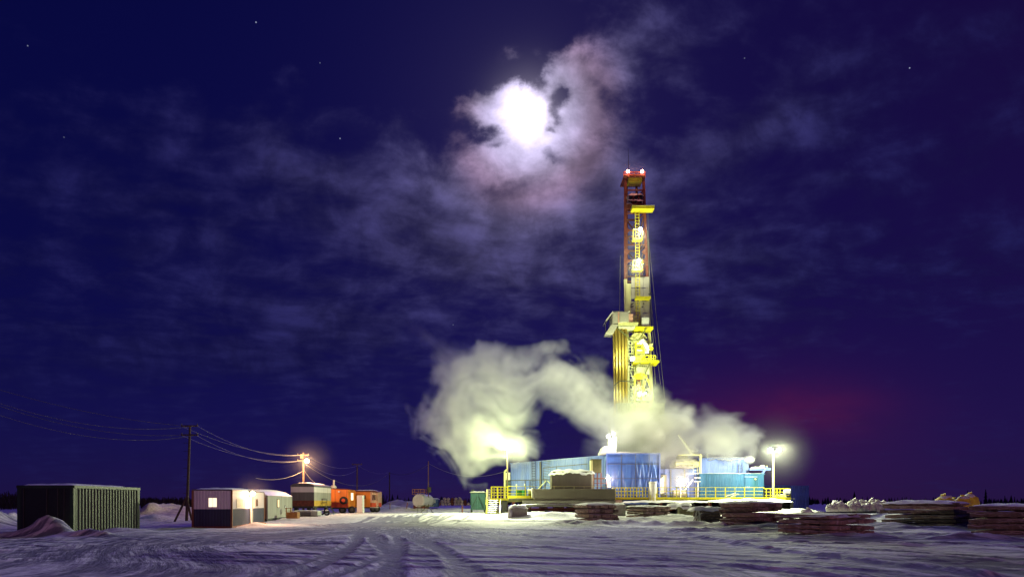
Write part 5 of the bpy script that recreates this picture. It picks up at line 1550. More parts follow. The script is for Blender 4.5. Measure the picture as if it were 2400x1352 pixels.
# ---- machinery between the hall and the engine house
t = thing('machinery_block', 'snow laden machinery and walkways between the tarpaulin hall and the engine house', 'machinery', (X(1590, 85), 85, DZ))
Ym = 85
MB().box(X(1549, Ym), X(1634, Ym), Ym + .3, Ym + 5, DZ, Z(1098, Ym)).build('dark_housing', M['blue_clad'], t)
MB().box(X(1546, Ym), X(1560, Ym), Ym - .6, Ym + .2, DZ + .6, Z(1112, Ym)).build('duct', M['tank_grey'], t, bevel=.06)
MB()._add([(X(1546, 84.2), 84.2, Z(1122, 84)), (X(1557, 84.2), 84.2, Z(1114, 84)), (X(1554, 84.2), 84.0, Z(1156, 84)), (X(1545, 84.2), 84.0, Z(1156, 84)),
           (X(1546, 84.2), 84.5, Z(1122, 84)), (X(1557, 84.2), 84.5, Z(1114, 84)), (X(1554, 84.2), 84.5, Z(1156, 84)), (X(1545, 84.2), 84.5, Z(1156, 84))],
          [(3, 2, 1, 0), (4, 5, 6, 7), (0, 1, 5, 4), (1, 2, 6, 5), (2, 3, 7, 6), (3, 0, 4, 7)]).build('hopper_chute', M['frost_steel'], t)
MB().box(X(1542, Ym), X(1557, Ym), Ym - 1.2, Ym - .4, DZ, DZ + .45).build('sump_box', M['black_steel'], t)
MB().box(X(1580, Ym), X(1636, Ym), Ym - .9, Ym + 2.5, Z(1094, Ym), Z(1082, Ym)).build('canopy', M['yellow_pale'], t)
MB().snow(X(1578, Ym), X(1636, Ym), Ym - 1, Ym + 2.5, Z(1082, Ym), .45, 17, nx=20, drop=.3).build('canopy_snow', M['snow_dirty'], t, smooth=True)
MB().snow(X(1581, Ym), X(1628, Ym), Ym - 1.05, Ym - .7, Z(1093, Ym), .3, 18, nx=20, ny=2, drop=.3).build('ledge_snow', M['snow_dirty'], t, smooth=True)
MB().box(X(1590, Ym), X(1612, Ym), Ym, Ym + 1.2, Z(1080, Ym), Z(1066, Ym)).build('motor_housing', M['olive'], t, bevel=.1)
MB().bar(P(1590, 1018, Ym), P(1622, 1066, Ym), .18).build('boom', M['frost_steel'], t)
MB().bar(P(1600, 1030, Ym + .5), P(1628, 1068, Ym + .5), .22).build('boom', M['tank_grey'], t)
MB().bar((X(1637, Ym), Ym - .9, Z(1110, Ym)), (X(1637, Ym), Ym - .9, Z(1065, Ym)), .22).build('pillar', M['yellow_pale'], t)
MB().bar((X(1586, Ym), Ym - .9, Z(1067, Ym)), (X(1637, Ym), Ym - .9, Z(1067, Ym)), .14).build('beam', M['yellow_pale'], t)
ladder((X(1625, Ym), Ym - 1, Z(1109, Ym)), (X(1625, Ym), Ym - 1, Z(1090, Ym)), .55, M['frost_steel'], t)
ladder((X(1632, 82.8), 82.8, DZ), (X(1632, 82.8), 82.8, Z(1110, 82.8)), .5, M['black_steel'], t)
MB().bar((X(1604, Ym), 84, Z(1109, 84)), (X(1640, Ym), 84, Z(1109, 84)), .12).build('walkway_edge', M['frost_steel'], t)
MB().bar(P(1606, 1147, 82.5), P(1624, 1123, 82.5), .08).build('stay', M['white_metal'], t)
for py in (1119, 1128): MB().bar(P(1627, py, 82.6), P(1642, py, 82.6), .09).build('hoop', M['white_metal'], t)
MB().bar((X(1636, 82.6), 82.6, DZ), (X(1636, 82.6), 82.6, Z(1130, 82.6)), .07).build('riser', M['white_metal'], t)
for px, mm in ((1560, 'blue_clad'), (1572, 'grey_dark'), (1604, 'grey_dark'), (1614, 'blue_clad')):
    MB().bar((X(px, Ym), Ym, DZ), (X(px, Ym), Ym, Z(1100, Ym)), .16).build('column', M[mm], t)
MB().tube((X(1577, 84), 84, DZ + .6), (X(1606, 84), 84, DZ + .6), .5, n=14).build('heat_exchanger', M['tank_grey'], t)

# ---- engine houses on the right
Yq = 84
t = thing('engine_house', 'dark teal ribbed engine house with a door at the right end of the deck', 'building', (X(1700, Yq), Yq, DZ))
xa, xb, zt = X(1640, Yq), X(1790.5, Yq), Z(1111, Yq)
n = 10
for i in range(n):
    s0, s1 = xa + (xb - xa) * i / n, xa + (xb - xa) * (i + 1) / n
    MB().corr((s0 + .008, Yq), (s1 - .008, Yq), DZ, zt, .2, .035).build('wall_panel', M['teal_clad'], t)
MB().corr((xb, Yq), (xb, Yq + 5), DZ, zt, .2, .035).build('end_wall', M['teal_clad'], t)
MB().box(xa, xb - .05, Yq + .06, Yq + 5, DZ, zt).build('inner_shell', M['teal_clad'], t)
rf = MB().box(xa - .1, xb + .12, Yq - .12, Yq + 5.1, zt, zt + .09).build('roof', M['teal_clad'], t)
MB().snow(xa, xb + .05, Yq - .1, Yq + 1.9, zt + .09, .1, 21, nx=50, ny=4, jag=.05, drop=.07).build('roof_snow', M['snow'], rf, smooth=True)
dr = MB().box(X(1746, Yq), X(1767, Yq), Yq - .09, Yq - .045, DZ, Z(1119, Yq)).build('door', M['teal_clad'], t)
MB().tube((X(1748.5, Yq), Yq - .1, DZ + 1.1), (X(1748.5, Yq), Yq - .15, DZ + 1.1), .04, n=8).build('handle', M['black_steel'], dr)
MB().box(X(1744, Yq), X(1774, Yq), Yq - .2, Yq - .04, Z(1118, Yq), Z(1116, Yq)).build('door_canopy', M['blue_clad_lt'], t)
MB().ball((X(1769.5, Yq), Yq - .12, Z(1122.5, Yq)), .13, seg=10, ring=6).build('wall_lamp', M['yellow_pale'], t, smooth=True)
for px in (1746, 1750, 1754): MB().box(X(px, Yq), X(px + 2, Yq), Yq - .12, Yq - .1, Z(1141, Yq), Z(1140, Yq)).build('nameplate', M['white_metal'], t)

Yu = 86.4
t = thing('radiator_house', 'light blue upper house with thick snow overhanging its roof, on top of the engine house', 'building', (X(1700, Yu), Yu, zt))
xa, xb, za, zu = X(1638, Yu), X(1755, Yu), zt + .0, Z(1073, Yu)
n = 8
za = zt + .10
for i in range(n):
    s0, s1 = xa + (xb - xa) * i / n, xa + (xb - xa) * (i + 1) / n
    MB().corr((s0 + .008, Yu), (s1 - .008, Yu), za, zu, .22, .035, z1b=zu).build('wall_panel', M['blue_clad_lt'], t)
MB().corr((xb, Yu), (xb, Yu + 3.4), za, zu - .3, .22, .035).build('end_wall', M['blue_clad_lt'], t)
MB().box(xa, xb - .05, Yu + .06, Yu + 3.4, za, zu).build('inner_shell', M['blue_clad_lt'], t)
MB().snow(X(1662, Yu), xb + .25, Yu - .15, Yu + 3.5, zu - .1, .36, 23, nx=36, ny=6, jag=.22, drop=.34).build('roof_snow', M['snow'], t, smooth=True)
MB().ball((X(1756, Yu), Yu + .3, zu - .22), .75, 1.2, .5, seed=6, j=.14, seg=18, ring=10).build('snow_bulge', M['snow'], t, smooth=True)
ladder((X(1733, Yu), Yu - .3, za), (X(1733, Yu), Yu - .3, Z(1084, Yu)), .45, M['grey_dark'], t)
ladder((X(1723, Yu), Yu - .12, za), (X(1725, Yu), Yu - .12, Z(1086, Yu)), .8, M['blue_clad'], t, pitch=.26)
MB().bar((X(1661, Yu), Yu + .6, zu), (X(1661, Yu), Yu + .6, Z(1057, Yu)), .16).build('vent_pipe', M['frost_steel'], t)
MB().box(X(1641, Yu), X(1654, Yu), Yu + .2, Yu + .8, Z(1071, Yu), Z(1066, Yu)).build('vent_hood', M['grey_dark'], t)
MB().tube((X(1757, Yu), Yu + 1.0, zu - .3), (X(1757, Yu), Yu + 1.0, Z(1086, Yu) + .35), .25, n=12).build('exhaust', M['frost_steel'], t)

Yd = 85
t = thing('pipe_boom', 'pale blue boom with snow sticking out right from the engine house roof', 'boom', (X(1780, Yd), Yd, zt))
MB().box(X(1757, Yd), X(1807, Yd), Yd, Yd + .5, Z(1101.5, Yd), Z(1096, Yd)).build('beam', M['blue_clad_lt'], t)
MB().snow(X(1760, Yd), X(1795, Yd), Yd - .05, Yd + .5, Z(1096, Yd), .2, 27, nx=14, ny=3).build('beam_snow', M['snow'], t, smooth=True)
MB().bar(P(1786, 1110, Yd), P(1798, 1093, Yd), .22).build('strut', M['blue_clad_lt'], t)
MB().ball(P(1787, 1092.5, Yd), .3, .3, .18, seed=3, j=.2).build('snow_lump', M['snow'], t, smooth=True)
MB().bar(P(1795, 1097, Yd), P(1798, 1091, Yd), .12).build('hook', M['yellow'], t)

# ---- floodlight mast on the right
Yf = 81.6
t = thing('floodlight_mast', 'tall pale pole with two blazing greenish floodlights right of the engine house', 'light pole', (X(1813, Yf), Yf, .6))
MB().tube((X(1812.5, Yf), Yf, .4), (X(1812.5, Yf), Yf, Z(1057, Yf)), .15, .11, n=14).build('mast', M['yellow_pale'], t)
MB().bar((X(1800, Yf), Yf, Z(1058, Yf)), (X(1829, Yf), Yf, Z(1058, Yf)), .12).build('crossarm', M['frost_steel'], t)
for sx, px in ((-1, 1803), (1, 1823)):
    flood(t, (X(px, Yf), Yf - .3, Z(1054.5, Yf)), (sx * .25, -.9, -.35), M['lamp_green'], .27)
PF = (.92, 1.0, .60)
lamp((X(1823, Yf), Yf - .7, Z(1055, Yf)), 9000, PF, t, .25, spot=((.15, -.8, -.50), R(130)))
lamp((X(1820, Yf), Yf - .9, Z(1052, Yf)), 11000, PF, t, .25, spot=((0, -1, -.15), R(110)))
lamp((X(1803, Yf), Yf - .7, Z(1055, Yf)), 9000, PF, t, .25, spot=((-.35, -.7, -.55), R(140)))
lamp((X(1786, 80), 78.6, Z(1056, 80)), 8000, PF, t, .25)  # extra point light without a fixture, added for rail and engine house front

# ---- lamps swallowed by the steam at the left
t = thing('steam_lamp_mast', 'lamp pole glaring green-white inside the steam above the pump hall', 'light pole', (X(1189, 82.8), 82.8, .6))
MB().tube((X(1189, 82.8), 82.8, .5), (X(1189, 82.8), 82.8, Z(1047, 82.8)), .09, n=12).build('mast', M['pole_wood'], t)
for px in (1181, 1199):
    flood(t, (X(px, 82.8), 82.5, Z(1046, 82.8)), (.1 if px > 1190 else -.4, -.9, -.4), M['lamp_green'], .32)
lamp((X(1181, 82), 81.6, Z(1046, 82)), 5500, (.86, 1, .43), t, .35)
lamp((X(1199, 82), 81.6, Z(1047, 82)), 4200, (.86, 1, .43), t, .35)
lamp((X(1190, 80), 79.6, Z(1060, 80)), 15000, (.93, 1, .6), t, .3, spot=((-.30, -.50, -.80), R(118)))  # added spot without a fixture, set forward to brighten the yard snow
lamp((X(1186, 80), 79.4, Z(1052, 80)), 14000, (.93, 1, .62), t, .3, spot=((.05, -1, -.13), R(105)))  # second added spot, no fixture, grazing the foreground snow

# ---- drill floor enclosure behind the steam
Yz = 90
t = thing('drill_floor_enclosure', 'grey wind-walled drill floor enclosure half hidden in the steam below the mast', 'building', (X(1500, Yz), Yz, DZ))
xa, xb = X(1444, Yz), X(1558, Yz); ze = Z(944, Yz)
for i in range(7):
    s0, s1 = xa + (xb - xa) * i / 7, xa + (xb - xa) * (i + 1) / 7
    MB().corr((s0 + .01, Yz), (s1 - .01, Yz), 8.5, ze, .3, .04).build('wall_panel', M['floor_grey'], t)
    MB().corr((s0 + .01, Yz), (s1 - .01, Yz), DZ, 8.46, .3, .04).build('lower_wall_panel', M['floor_grey'], t)
MB().box(xa, xb, Yz + .06, Yz + .3, DZ, ze - .05).build('front_backing', M['floor_grey'], t)
MB().box(xa, xa + .2, Yz + .3, Yz + 7, DZ, ze - .05).build('left_wall', M['floor_grey'], t)
MB().box(xb - .2, xb, Yz + .3, Yz + 7, DZ, ze - .05).build('right_wall', M['floor_grey'], t)
MB().box(xa + .2, xb - .2, Yz + .3, Yz + 7, 8.9, 9.0).build('drill_floor', M['grey_dark'], t)

# ================================================================== THE MAST
Ym1, Ym2 = 92.0, 94.2
t = thing('drilling_mast', 'tall floodlit drilling mast, red lattice above and snowy yellow frame below', 'drilling mast', (X(1495, Ym1), Ym1, 9))
def ml(py): return X(1465.5 + (0 if py < 650 else (py - 650) * .02), Ym1)
def mr(py): return X(1508 + (py - 415) * .0365, Ym1)
zb0, zsp, ztop = Z(948, Ym1) - 2.5, Z(655, Ym1), Z(417, Ym1)
inset = .55
for (py0, py1, mm, w) in ((415, 655, 'red_steel', .34), (655, 990, 'yellow_pale', .42)):
    za, zc2 = Z(py1, Ym1), Z(py0, Ym1)
    for fx, Yy, ins in ((ml, Ym1, 0), (mr, Ym1, 0), (ml, Ym2, inset), (mr, Ym2, -inset)):
        MB().bar((fx(py1) + ins, Yy, za), (fx(py0) + ins, Yy, zc2), w if ins == 0 else w * .8, w * .8).build('leg', M[mm], t)
# open red section: horizontals and bracing
bays = [417, 446, 500, 540, 574, 610, 648]
for i, py in enumerate(bays):
    z_ = Z(py, Ym1)
    for Yy, ins in ((Ym1, 0), (Ym2, inset)):
        MB().bar((ml(py) + ins, Yy, z_), (mr(py) - ins, Yy, z_), .2 if ins else .16).build('girt', M['red_steel'], t)
    for fx, sg in ((ml, 1), (mr, -1)):
        MB().bar((fx(py), Ym1, z_), (fx(py) + sg * inset, Ym2, z_), .14).build('side_girt', M['red_steel'], t)
for a, b in zip(bays[1:], bays[2:]):
    mid = (a + b) / 2
    for fx, sg in ((ml, 1), (mr, -1)):
        MB().bar((fx(a), Ym1, Z(a, Ym1)), (fx(b) + sg * inset, Ym2, Z(b, Ym1)), .13).build('brace', M['red_steel'], t)
    MB().bar((ml(a) + inset, Ym2, Z(a, Ym1)), ((ml(mid) + mr(mid)) / 2, Ym2, Z(mid, Ym1)), .15).build('brace', M['red_steel'], t)
    MB().bar((mr(a) - inset, Ym2, Z(a, Ym1)), ((ml(mid) + mr(mid)) / 2, Ym2, Z(mid, Ym1)), .15).build('brace', M['red_steel'], t)
for fx, sg in ((ml, 1), (mr, -1)):     # gusset plates
    for py in (540, 590, 612): MB()._add([(fx(py) + sg * .15, Ym1 - .1, Z(py - 8, Ym1)), (fx(py) + sg * .15, Ym1 - .1, Z(py + 8, Ym1)), (fx(py) + sg * .62, Ym1 - .1, Z(py + 1, Ym1)),
        (fx(py) + sg * .15, Ym1 - .05, Z(py - 8, Ym1)), (fx(py) + sg * .15, Ym1 - .05, Z(py + 8, Ym1)), (fx(py) + sg * .62, Ym1 - .05, Z(py + 1, Ym1))],
        [(0, 1, 2), (5, 4, 3), (0, 3, 4, 1), (1, 4, 5, 2), (2, 5, 3, 0)]).build('gusset', M['red_steel'], t)
# crown
zc_ = Z(417, Ym1)
MB().box(X(1461, Ym1), X(1509, Ym1), Ym1 - .7, Ym2 + .5, zc_, zc_ + .2).build('crown_deck', M['red_steel'], t)
MB().box(X(1473, Ym1), X(1504, Ym1), Ym1 - .1, Ym1 + 1.2, Z(427, Ym1), Z(418, Ym1)).build('crown_beam', M['yellow'], t)
for z_ in (.42,): MB().bar((X(1460, Ym1), Ym1 - .7, zc_ + z_), (X(1509.5, Ym1), Ym1 - .7, zc_ + z_), .12).build('crown_rail', M['red_steel'], t)
for px in (1460, 1472, 1485, 1498, 1509.5): MB().bar((X(px, Ym1), Ym1 - .7, zc_ - .3), (X(px, Ym1), Ym1 - .7, zc_ + .45), .1).build('crown_post', M['red_steel'], t)
MB().tube((X(1474, Ym1), Ym1, zc_), (X(1472.3, Ym1), Ym1, Z(349, Ym1)), .045, .02, n=6).build('antenna', M['black_steel'], t)
for px in (1469.5, 1502.5):
    l = MB(); l.ball((X(px, Ym1), Ym1 - .75, Z(408.5, Ym1)), .2, seg=12, ring=8); l.build('warning_lamp', M['lamp_red'], t, smooth=True)
    MB().bar((X(px, Ym1), Ym1 - .75, zc_ + .2), (X(px, Ym1), Ym1 - .75, Z(410, Ym1) - .05), .09).build('lamp_stalk', M['red_steel'], t)
    lamp((X(px, Ym1), Ym1 - 1.15, Z(408.5, Ym1)), 95, (1, .35, .2), t, .1)
# crown block with sheaves and snow
for k, px in enumerate((1478, 1484, 1490, 1496, 1502)):
    MB().tube((X(px, Ym1) - .12, Ym1 + .4, Z(466, Ym1)), (X(px, Ym1) + .12, Ym1 + .4, Z(466, Ym1)), .72, n=18).build('sheave', M['red_steel'] if k % 2 else M['black_steel'], t)
for (pa, pb, py, s_) in ((1471, 1507, 459, 3), (1470, 1508, 471, 4), (1468, 1480, 480, 5)):
    MB().snow(X(pa, Ym1), X(pb, Ym1), Ym1 - .35, Ym1 + .6, Z(py, Ym1), .3, s_, nx=12, ny=4, jag=.1, drop=.25).build('frozen_snow', M['snow'], t, smooth=True)
MB().box(X(1469, Ym1), X(1509, Ym1), Ym1 - .2, Ym1 + .8, Z(490, Ym1), Z(478, Ym1)).build('crown_block', M['dark_red'], t)
# yellow service platforms
for (pa, pb, py, th, fy) in ((1477, 1528, 497, .4, 1.6), (1480, 1502, 567, .22, 1.1), (1479, 1503, 638, .26, 1.1), (1486, 1521, 703, .30, 1.2)):
    MB().box(X(pa, Ym1), X(pb, Ym1), Ym1 - fy, Ym1 - .22, Z(py, Ym1) - th / 2, Z(py, Ym1) + th / 2).build('service_platform', M['yellow'], t)
    MB().snow(X(pa, Ym1), X(pb, Ym1), Ym1 - fy, Ym1 - .22, Z(py, Ym1) + th / 2, .08, py, nx=8, ny=3, jag=.04, drop=.04).build('platform_snow', M['snow'], t)
for px in (1481, 1502):
    for py in (567, 638): MB().bar((X(px, Ym1), Ym1 - 1.05, Z(py, Ym1)), (X(px, Ym1), Ym1 - 1.05, Z(py - 22, Ym1)), .09).build('cage_post', M['yellow'], t)
for py in (545, 616): MB().bar((X(1481, Ym1), Ym1 - 1.05, Z(py, Ym1)), (X(1502, Ym1), Ym1 - 1.05, Z(py, Ym1)), .09).build('cage_rail', M['yellow_pale'], t)
ladder((X(1494, Ym1), Ym1 - .5, Z(765, Ym1)), (X(1491.5, Ym1), Ym1 - .5, Z(500, Ym1)), .5, M['yellow'], t, pitch=.4, t=.07)
# mast floodlights
for (px, py, pw) in ((1497, 547, 380), (1492, 620, 650)):
    flood(t, (X(px, Ym1), Ym1 - 1.3, Z(py, Ym1)), (0, -.9, -.5), M['lamp_green'], .26)
    lamp((X(px, Ym1), Ym1 - 2.0, Z(py, Ym1) - .3), pw, (.97, 1, .66), t, .25)
    lamp((X(px, Ym1), Ym1 - 2.2, Z(py, Ym1) - .4), 9000, (.97, 1, .66), t, .25, spot=((-.45 if py > 600 else -.30, -.50, -.75), R(85)))
# windwall panels of the middle section
cols = [(1479, 1493), (1493.6, 1507), (1507.6, 1521)]
for r_, (pa, pb) in enumerate(((650, 676), (677, 702), (707, 735), (736, 772))):
    for c_, (xa_, xb_) in enumerate(cols):
        sh = (pa - 650) * .025
        MB().box(X(xa_, Ym1), X(xb_ + (sh if c_ == 2 else 0), Ym1), Ym1 - .26, Ym1 - .2, Z(pb, Ym1) + .02, Z(pa, Ym1) - .02).build('wind_panel', M['windwall'], t)
MB().box(X(1466.5, Ym1), X(1478.5, Ym1), Ym1 - .24, Ym1 - .18, Z(745, Ym1), Z(666, Ym1)).build('side_panel', M['yellow_pale'], t)
for px, py in ((1506, 712), (1503, 720), (1477, 714)): MB().box(X(px, Ym1), X(px + 3, Ym1), Ym1 - .34, Ym1 - .27, Z(py + 2, Ym1), Z(py, Ym1)).build('latch', M['black_steel'], t)
for k, (px, py) in enumerate(((1478, 714), (1478, 720), (1520, 690))): MB().bar(P(px, py, Ym1 - .4), P(px + 7, py - 3, Ym1 - .4), .12).build('bracket', M['black_steel'], t)
# racking cabin
Yk = 91
k0 = [(X(1418, Yk), Z(756, Yk)), (X(1424, Yk), Z(744, Yk)), (X(1432, Yk), Z(736, Yk)), (X(1470, Yk), Z(735, Yk)), (X(1470, Yk), Z(759, Yk)), (X(1445, Yk), Z(762, Yk)), (X(1430, Yk), Z(766, Yk))]
MB().prism([(X(1432, Yk), Z(764, Yk)), (X(1470, Yk), Z(759, Yk)), (X(1470, Yk), Z(735.5, Yk)), (X(1432, Yk), Z(736.5, Yk))], Yk - 1.2, Yk + 1.6).build('racking_cabin', M['cabin_grey'], t)
for (a, b, c_, d_) in ((1432.5, 1444, 738, 762), (1445, 1448, 737, 762), (1449, 1468, 737.5, 760)):
    MB().box(X(a, Yk), X(b, Yk), Yk - 1.27, Yk - 1.21, Z(d_, Yk), Z(c_, Yk)).build('cabin_panel', M['pink_door'] if a == 1445 else M['cabin_grey'], t)
ck = MB()
ck._add([(X(1416, Yk), Yk - 1.5, Z(757, Yk)), (X(1433, Yk), Yk - 1.3, Z(735, Yk)), (X(1433, Yk), Yk + 1.7, Z(735, Yk)), (X(1416, Yk), Yk + 1.5, Z(757, Yk)),
         (X(1417, Yk), Yk - 1.5, Z(759, Yk)), (X(1434, Yk), Yk - 1.3, Z(738, Yk)), (X(1434, Yk), Yk + 1.7, Z(738, Yk)), (X(1417, Yk), Yk + 1.5, Z(759, Yk))],
        [(0, 1, 2, 3), (7, 6, 5, 4), (0, 4, 5, 1), (1, 5, 6, 2), (2, 6, 7, 3), (3, 7, 4, 0)])
ck.build('sloping_hood', M['cabin_grey'], t)
MB().snow(X(1433, Yk), X(1472, Yk), Yk - 1.2, Yk + 1.4, Z(735, Yk), .16, 61, nx=10, ny=4, jag=.1, drop=.06).build('cabin_snow', M['snow'], t, smooth=True)
MB()._add([(X(1417, Yk), Yk - 1.3, Z(785, Yk)), (X(1431, Yk), Yk - 1.3, Z(765, Yk)), (X(1446, Yk), Yk - 1.3, Z(766, Yk)), (X(1434, Yk), Yk - 1.3, Z(787, Yk)),
           (X(1417, Yk), Yk + 1.0, Z(785, Yk)), (X(1431, Yk), Yk + 1.4, Z(765, Yk)), (X(1446, Yk), Yk + 1.4, Z(766, Yk)), (X(1434, Yk), Yk + 1.0, Z(787, Yk))],
          [(3, 2, 1, 0), (4, 5, 6, 7), (0, 1, 5, 4), (1, 2, 6, 5), (2, 3, 7, 6), (3, 0, 4, 7)]).build('sloping_soffit', M['cabin_grey'], t)
MB().bar(P(1419, 759, Yk - 1), P(1419, 783, Yk - 1), .07).build('strut', M['grey_dark'], t)
MB().bar(P(1433, 763, Yk - 1), P(1421, 778, Yk - 1), .1).build('strut', M['grey_dark'], t)
MB().box(X(1471, Yk), X(1481, Yk), Yk - .9, Yk + .3, Z(758, Yk), Z(740, Yk)).build('door_panel', M['pink_door'], t)
for (a, b, c_, d_, mm) in ((1446, 1492, 760, 768, 'yellow_pale'), (1447, 1486, 769, 773, 'frost_steel'), (1485, 1527, 770, 776, 'yellow')):
    MB().box(X(a, Yk), X(b, Yk), Yk - 1.1, Yk + .9, Z(d_, Yk), Z(c_, Yk)).build('racking_board', M[mm], t)
MB().box(X(1502, Yk), X(1519, Yk), Yk - .8, Yk - .3, Z(769, Yk), Z(747, Yk)).build('frosted_box', M['snow'], t, bevel=.08)
for k in range(4): MB().bar(P(1484 + k * 1.5, 743 + k * 3, Yk), P(1491, 742 + k * 4, Yk), .1).build('bracket', M['yellow_pale'], t)
# lower frame
for py in (778, 800, 829, 860, 893, 912, 935):
    z_ = Z(py, Ym1)
    MB().bar((X(1471, Ym1), Ym1, z_), (X(1489, Ym1), Ym1, z_), .2).build('girt', M['frost_steel'], t)
    MB().bar((X(1489, Ym1), Ym1, z_), (mr(py), Ym1, z_), .22).build('girt', M['yellow_pale'], t)
    MB().bar((ml(py) + inset, Ym2, z_), (mr(py) - inset, Ym2, z_), .16).build('girt', M['yellow_pale'], t)
MB().bar((X(1488, Ym1), Ym1 - .1, Z(950, Ym1)), (X(1487, Ym1), Ym1 - .1, Z(780, Ym1)), .3).build('inner_column', M['yellow_pale'], t)
MB().bar((X(1506, Ym1), Ym1 + .6, Z(950, Ym1)), (X(1505, Ym1), Ym1 + .6, Z(780, Ym1)), .16).build('guide_rail', M['yellow_pale'], t)
pys = [800, 829, 860, 893, 912, 935]
for a, b in zip(pys, pys[1:]):
    MB().bar((X(1472, Ym1), Ym1, Z(a, Ym1)), (X(1487, Ym1), Ym1, Z(b, Ym1)), .14).build('brace', M['frost_steel'], t)
    MB().bar((X(1489, Ym1) + .2, Ym2, Z(a, Ym1)), (mr(b) - inset, Ym2, Z(b, Ym1)), .14).build('brace', M['yellow_pale'], t)
    MB().bar((mr(a) - inset, Ym2, Z(a, Ym1)), (X(1489, Ym1) + .2, Ym2, Z(b, Ym1)), .14).build('brace', M['yellow_pale'], t)
ladder((X(1476, Ym1), Ym1 - .4, Z(942, Ym1)), (X(1475.5, Ym1), Ym1 - .4, Z(800, Ym1)), .5, M['frost_steel'], t, pitch=.42, t=.07)
ladder((X(1483, Ym1), Ym1 - .5, Z(870, Ym1)), (X(1482.5, Ym1), Ym1 - .5, Z(800, Ym1)), .4, M['yellow_pale'], t, pitch=.42, t=.07)
# working platforms on the lower mast
MB().box(X(1483, Yk), X(1540, Yk), Yk - 1.4, Yk + .8, Z(854, Yk), Z(849, Yk)).build('work_platform', M['yellow'], t)
for px in (1503, 1512, 1521, 1526, 1532, 1537): MB().bar(P(px, 849, Yk - 1.3), P(px, 833, Yk - 1.3), .07).build('platform_post', M['yellow'], t)
for py in (833, 840): MB().bar(P(1503, py, Yk - 1.3), P(1537, py, Yk - 1.3), .07).build('platform_rail', M['yellow'], t)
MB().box(X(1530, Yk), X(1537, Yk), Yk - 1.0, Yk, Z(858, Yk), Z(854, Yk)).build('platform_bracket', M['yellow'], t)
# travelling block and top drive
hexa = [(math.cos(math.pi / 3 * i), math.sin(math.pi / 3 * i)) for i in range(6)]
cx, cz_ = X(1496, Yk), Z(792, Yk)
MB().prism([(cx + a * 1.15, cz_ + b * .75) for a, b in hexa], Yk - .3, Yk + .5).build('travelling_block', M['yellow_pale'], t, bevel=.08)
MB().box(X(1489, Yk), X(1510, Yk), Yk - .4, Yk + .4, Z(845, Yk) + .0, Z(802, Yk)).build('top_drive_frame', M['yellow'], t, bevel=.06)
for py in (806, 814, 822, 832): MB().box(X(1491, Yk), X(1506, Yk), Yk - .5, Yk - .42, Z(py + 2.5, Yk), Z(py - 1.5, Yk)).build('drive_panel', M['black_steel'] if py in (814, 832) else M['frost_steel'], t)
MB().tube(P(1503, 797, Yk - .9), P(1520, 822, Yk - .9), .42, n=14).build('hydraulic_cylinder', M['snow'], t)
MB().tube(P(1506, 806, Yk - 1.0), P(1515, 826, Yk - 1.0), .3, n=12).build('hydraulic_cylinder', M['yellow'], t)
MB().box(X(1510, Yk), X(1527, Yk), Yk - 1.3, Yk - .6, Z(825, Yk), Z(818, Yk)).build('claw_base', M['yellow'], t, bevel=.1)
for k in range(3): MB().bar(P(1521, 812 + 2 * k, Yk - 1), P(1529, 805 + 4 * k, Yk - 1), .16).build('claw', M['yellow_pale'], t)
for (a, b) in (((1447, 769), (1482, 798)), ((1514, 770), (1498, 795)), ((1526, 845), (1511, 878)), ((1518, 815), (1497, 850)), ((1489, 862), (1512, 840))):
    MB().bar(P(*a, Yk - 1.2), P(*b, Yk - 1.2), .14).build('hanging_arm', M['olive'], t)
MB().bar(P(1482, 798, Yk - 1.2), P(1497, 797, Yk - 1.2), .2).build('hanging_arm', M['olive'], t)
cx, cz_ = X(1498, Yk), Z(884, Yk)
MB().prism([(cx + a * .95, cz_ + b * .42) for a, b in hexa], Yk - 1.0, Yk - .6).build('lower_block', M['yellow'], t, bevel=.05)
for (a, b, c_, d_, mm) in ((1491, 1521, 855, 878, 'frost_steel'), (1492, 1500, 888, 893, 'dark_red'), (1493, 1500, 896, 910, 'crate_wood'), (1504, 1512, 889, 907, 'tank_grey'), (1490, 1526, 926, 940, 'frost_steel'), (1476, 1488, 836, 846, 'white_metal')):
    MB().box(X(a, Yk), X(b, Yk), Yk - .5, Yk + .2, Z(d_, Yk), Z(c_, Yk)).build('machine_cover', M[mm], t, bevel=.06)
for k in range(5): MB().box(X(1495 + k * 4, Yk), X(1497.5 + k * 4, Yk), Yk - .56, Yk - .51, Z(861.5, Yk), Z(858, Yk)).build('vent_slot', M['olive'], t)
for (a, b) in (((1511, 878), (1520, 893)), ((1488, 888), (1487, 935)), ((1511, 893), (1502, 935)), ((1520, 893), (1526, 915))):
    MB().bar(P(*a, Yk - .9), P(*b, Yk - .9), .17).build('link_arm', M['yellow'], t)
MB().ball(P(1502, 925, Yk - .6), .62, .4, .5, j=.12, seed=4).build('frosted_joint', M['snow'], t, smooth=True)
# lamps inside the lower mast
for (px, py, pw, yy) in ((1482, 841, 420, -1.9), (1508, 812, 850, -3.2), (1502, 908, 800, -3.0), (1460, 800, 420, -4.0)):
    if px == 1482: flood(t, P(px, py, Yk - 1.2), (0.2, -.9, -.2), M['lamp_green'], .26)
    elif px != 1460: flood(t, P(px + 9, py + 14, Yk - 1.5), (-.4, -.2, .9), M['lamp_green'], .2)
    lamp(P(px, py, Yk + yy), pw, (.86, 1, .40), t, .2)

